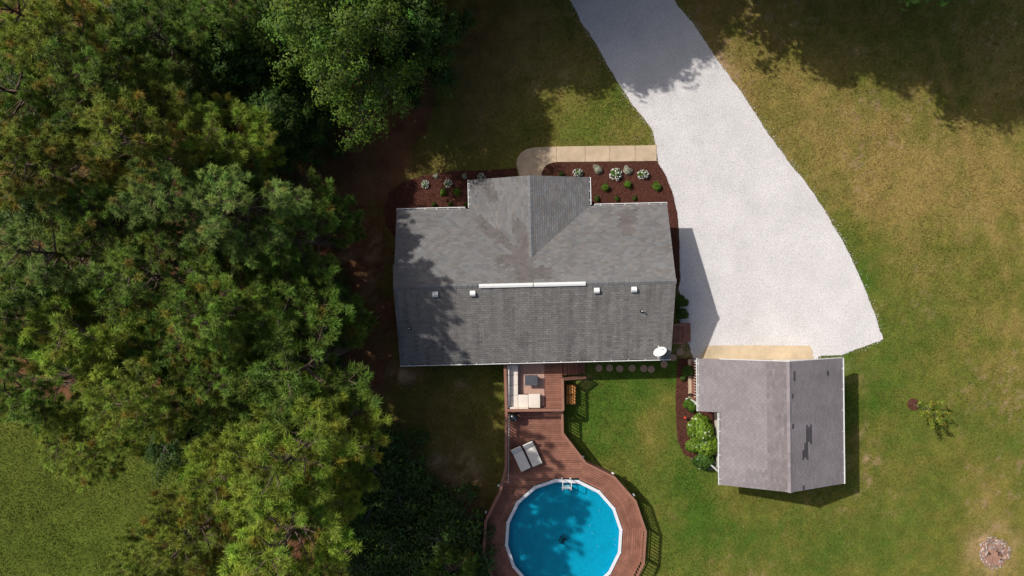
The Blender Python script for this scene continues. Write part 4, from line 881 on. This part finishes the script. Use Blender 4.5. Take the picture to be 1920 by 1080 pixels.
p = P(652, 72, 7.5); leafy(LV, p, 'broad bright green leafy tree at the top, left of the driveway')
p = P(770, 60, 5.5); leafy(LV2, p, 'darker leafy tree behind the right side of the bright leafy tree', .66)
for px, py, h_, lab, sc_ in [(430, 110, 6.5, 'dark broadleaf tree in the gap left of the bright leafy tree', .66), (520, 215, 5.5, 'dark broadleaf tree between the bright leafy tree and the pale pine tip', .55), (560, 20, 6.5, 'dark broadleaf tree at the top edge behind the bright leafy tree', .7)]: leafy(LV2, P(px, py, h_), lab, sc_)
UND = [(470, 130), (420, 170), (500, 60), (560, 250), (720, 870), (760, 930), (830, 990), (700, 960), (780, 1040), (860, 1050), (730, 1060), (560, 180), (600, 560), (600, 660), (520, 520), (250, 130), (350, 200), (700, 1040), (880, 1090), (480, 330), (350, 60), (200, 380), (60, 400), (380, 480), (200, 540), (460, 640), (330, 820), (420, 800), (500, 780), (140, 240), (40, 250), (230, 30), (120, 660), (520, 930), (680, 900), (820, 1060), (740, 1000), (250, 560), (480, 450), (600, 960), (640, 950), (130, 640), (60, 540), (40, 160), (110, 620), (440, 930)]
for k, (px, py) in enumerate(UND):
    UL = {(720, 870): 'dark undergrowth shrub right of the bright sunlit pine by the rear lawn', (760, 930): 'dark undergrowth shrub at the lower end of the rear lawn', (830, 990): 'dark undergrowth shrub halfway between the bright pines and the pool deck', (860, 1050): 'dark undergrowth shrub nearest the left side of the pool deck',
          (880, 1090): 'dark undergrowth shrub at the bottom edge touching the pool deck', (780, 1040): 'dark undergrowth shrub left of the small pine tip at the bottom edge', (560, 250): 'dark undergrowth shrub under the lower left of the bright leafy tree', (640, 780): 'dark undergrowth shrub left of the rear lawn below the house corner'}
    q = P(px, py, 1.5); leafy(BV, q, UL.get((px, py), 'dark leafy undergrowth shrub in deep shade below the pines'), random.uniform(.65, 1.0), 'undergrowth shrubs below the pines', 'understory_shrub', 'shrub')
# trees beyond the picture's top edge whose shadows fall into it
def shade_tree(px, py, h, lab, v='l', s=1.0):       # px,py: where the shadow of the crown centre falls
    q = G(px, py); loc = (q[0] - .86 * h, q[1] + .53 * h)
    if v == 'l': leafy(LV2, loc, lab, s, 'trees beyond the top edge')
    else:
        t_ = thing('pine_tree', (*loc, -.05), lab, 'tree', random.random() * 6, 'trees beyond the top edge'); t_.scale = (s, s, s)
        for nm, me in zip(('trunk', 'limbs', 'crown'), PV[v]): link(nm, me, t_)
for px, py in [(1150, 70), (1225, 30), (1195, 60), (1010, 60), (920, 30), (1560, -30), (1690, 40), (1830, 75), (1950, 110), (1800, -60), (1640, -80), (1060, -60), (1275, -20), (880, 150), (860, 60)]:
    shade_tree(px, py, 10.5 if px < 1400 else 13.5, 'tall leafy tree standing beyond the top edge of the picture', 'l', 1.0 if px < 1400 else 1.28)

# young tree with mulch ring
yt_ = thing('young_tree', (*G(1713, 758), 0), 'thin young tree with sparse leaves and a mulch ring in the right lawn', 'tree')
mb = MB(); mb.lathe((0, 0, 0), [(.40, -.05), (.38, .03), (.1, .05)], 20, .06); mb.build('mulch_ring', M['mulch'], yt_)
mb = MB(); mb.tube([(0, 0, 0), (.05, -.1, .9), (.12, -.3, 1.7), (.25, -.5, 2.3)], [.025, .02, .015, .008], 7); mb.build('trunk', M['bark2'], yt_)
lb_ = MB(); cl = []; rr = random.Random(5)
for k in range(11):
    t_ = .30 + .6 * k / 11; b_ = Vector((.02 + .2 * t_ * t_, -.45 * t_ * t_, 2.3 * t_)); a_ = k * 2.4; d = Vector((math.cos(a_) + .35, math.sin(a_) - .25, .55)).normalized(); L = rr.uniform(.7, 1.15)
    lb_.tube([b_, b_ + d * L], [.010, .004], 5)
    for j in range(10): cl.append(b_ + d * L * rr.uniform(.4, 1.05))
lb_.build('limbs', M['bark2'], yt_)
cl = np.array([tuple(c_) for c_ in cl]); r = np.random.default_rng(6); cen = np.repeat(cl, 9, 0) + r.normal(0, .085, (len(cl) * 9, 3)); cc = np.array((.21, .27, .035)) * r.uniform(.5, 1.5, (len(cen), 1)); q = r.random(len(cen)) < .15; cc[q] = (.33, .22, .03)
link('crown', leaf_cloud('crown', cen, np.tile([0, 0, 1.0], (len(cen), 1)), cc, .07, M['leaf'], 6), yt_)

# shrubs -------------------------------------------------------------------
def make_shrub(r_, h_, tint, n, size, seed, flowers=0, fcol=(.72, .72, .66), fsize=.045, lumps=9):
    rr = np.random.default_rng(seed); d = unit(rr.normal(0, 1, (n, 3))); d[:, 2] = np.abs(d[:, 2]); lc = unit(rr.normal(0, 1, (lumps, 3))); lc[:, 2] = np.abs(lc[:, 2])
    lump = np.max(d @ lc.T, 1); rad = (.50 + .55 * np.clip((lump - .62) / .38, 0, 1)) * rr.uniform(.5, 1.0, n) ** .4
    cen = d * rad[:, None] * np.array([r_, r_, h_]) + [0, 0, .05]; cc = np.array(tint) * rr.uniform(.4, 1.35, (n, 1)) * (.8 + .4 * rr.random((n, 1)))
    me = leaf_cloud('foliage', cen, d + [0, 0, .5], cc, size, M['leaf'], seed); fm = None
    if flowers:
        d = unit(rr.normal(0, 1, (flowers, 3)) + [0, 0, .6]); d[:, 2] = np.abs(d[:, 2]); c_ = d * np.array([r_, r_, h_]) * .99 + [0, 0, .07]; V = []; T = []
        mb = MB()
        for q_ in c_:
            s = fsize * random.uniform(.7, 1.25); k0 = [(1, 0, 0), (-1, 0, 0), (0, 1, 0), (0, -1, 0), (0, 0, 1), (0, 0, -1)]; fv = np.array(fcol) * random.uniform(.85, 1.1)
            mb.add([tuple(q_ + np.array(a_) * s) for a_ in k0], [(0, 2, 4), (2, 1, 4), (1, 3, 4), (3, 0, 4), (2, 0, 5), (1, 2, 5), (3, 1, 5), (0, 3, 5)], tuple(fv))
        fm = mb.mesh('blossoms', M['petal'])
    st = MB()
    for k in range(7): a_ = k * .9; st.tube([(0, 0, -.03), (math.cos(a_) * r_ * .55, math.sin(a_) * r_ * .55, h_ * .7)], [.012, .005], 4)
    return me, fm, st.mesh('stems', M['bark2'])
SH = {'flower': make_shrub(.36, .42, (.12, .24, .03), 1500, .036, 31, 52, (.85, .85, .80)), 'silver': make_shrub(.35, .34, (.62, .64, .50), 1500, .030, 32), 'green': make_shrub(.32, .34, (.14, .25, .03), 800, .045, 33), 'small': make_shrub(.19, .24, (.07, .13, .02), 500, .034, 34),
      'hyd': make_shrub(.95, 1.15, (.19, .31, .035), 2600, .105, 35, 14, (.70, .74, .55), .065, 22), 'hyd2': make_shrub(.85, .95, (.085, .17, .03), 2200, .09, 36, 4, (.6, .66, .6), .05, 14), 'hydblue': make_shrub(.92, 1.2, (.19, .31, .035), 2400, .105, 37, 7, (.42, .52, .78), .075, 20), 'bushy': make_shrub(.46, .62, (.11, .22, .025), 1700, .05, 38), 'tall': make_shrub(.52, 1.2, (.075, .15, .025), 2600, .045, 39)}
SHN = [('silver', 1119, 318, 'pale silver-green mound shrub, left of the two in the sunlit front bed', 1), ('silver', 1177, 319, 'pale silver-green mound shrub, right of the two in the sunlit front bed', .95), ('flower', 1083, 325, 'white-flowering shrub half hidden by the front gable roof', .85), ('flower', 1154, 328, 'white-flowering shrub between the two silver shrubs', 1.0), ('flower', 1205, 328, 'rightmost white-flowering shrub in the front bed', .98),
       ('green', 1135, 352, 'round green shrub left of its twin in the sunlit front bed', 1), ('green', 1177, 347, 'round green shrub right of its twin in the sunlit front bed', 1), ('green', 1231, 350, 'dark feathery shrub at the right end of the front bed', .95), ('small', 1120, 373, 'tiny green plant by the inside corner of the right gutters', 1), ('small', 1157, 373, 'tiny green plant, middle of three along the right gutter', 1), ('small', 1190, 372, 'tiny green plant, rightmost of three along the right gutter', .9), ('small', 1052, 326, 'tiny green plant beside the walkway bend', .9),
       ('silver', 817, 331, 'silver shrub at the left of the shaded front bed', .55), ('silver', 872, 330, 'silver shrub at the right of the shaded front bed', .55), ('flower', 798, 346, 'leftmost white-flowering shrub in the shaded front bed', .65), ('flower', 841, 344, 'middle white-flowering shrub in the shaded front bed', .7), ('flower', 903, 333, 'white-flowering shrub at the left corner of the front gable', .7), ('green', 831, 361, 'bright green round shrub in the shaded front bed', .85), ('green', 857, 361, 'dark green round shrub in the shaded front bed', .95), ('small', 814, 384, 'tiny plant, leftmost by the left front gutter', 1), ('small', 845, 383, 'tiny plant, middle one by the left front gutter', .8), ('small', 876, 383, 'tiny plant in the corner of the left front gutters', 1),
       ('tall', 1274, 566, 'dark green shrub against the right house wall, farther from the side steps', 1.0), ('tall', 1274, 588, 'dark green shrub against the right house wall, next to the side steps', .95), ('bushy', 1294, 759, 'bright green bush below the garage downspout', .92), ('tall', 1286, 694, 'dark shaded shrub at the front left corner of the garage', .8), ('small', 1281, 709, 'pale wispy plant at the top of the garage bed', 1.1),
       ('hyd', 1312, 805, 'large light green hydrangea with cream blooms beside the garage', 1.0), ('hydblue', 1322, 832, 'large hydrangea with a few blue blooms beside the garage', .98), ('hyd2', 1318, 858, 'dark green bush below the hydrangeas beside the garage', .95), ('hyd', 1300, 833, 'hydrangea at the bed edge left of the blue-blooming one', .62), ('small', 1306, 862, 'low green plant at the lower tip of the garage bed', 1.4)]
for kd, px, py, lab, s in SHN:
    me, fm, st = SH[kd]; q = G(px, py)
    t_ = thing('flowering_shrub' if fm else 'shrub', (*q, .03), lab, 'shrub', random.random() * 6, 'garden shrubs'); t_.scale = (s * random.uniform(.84, 1.2), s * random.uniform(.84, 1.2), s); link('foliage', me, t_); link('stems', st, t_)
    if fm: link('blossoms', fm, t_)
# leaf litter on the rear and side lawns
n = 2600; r = np.random.default_rng(77); px = np.concatenate([r.normal(830, 70, 900), r.uniform(520, 740, 900), r.normal(960, 80, 400), r.uniform(640, 900, 400)]); py = np.concatenate([r.normal(800, 70, 900), r.uniform(240, 700, 900), r.normal(150, 90, 400), r.uniform(700, 1000, 400)])
x = (px - 960) * H / F; y = (540 - py) * H / F; k = ~inpoly(x, y, HOUSE_FP) & ~inpoly(x, y, DECK_FP) & ((x - PC.x) ** 2 + (y - PC.y) ** 2 > OR ** 2) & ~inpoly(x, y, WALK); x, y = x[k], y[k]; n = len(x)
cen = np.stack([x, y, r.uniform(.0, .05, n)], 1); cc = np.array((.42, .30, .08)) * r.uniform(.2, 1.3, (n, 1))
o = link('fallen_leaves', leaf_cloud('fallen_leaves', cen, np.tile([0, 0, 2.0], (n, 1)), cc, .035, M['petal'], 78)); tag(o, 'small yellow fallen leaves scattered on the shaded lawn', 'leaves', kind='stuff')
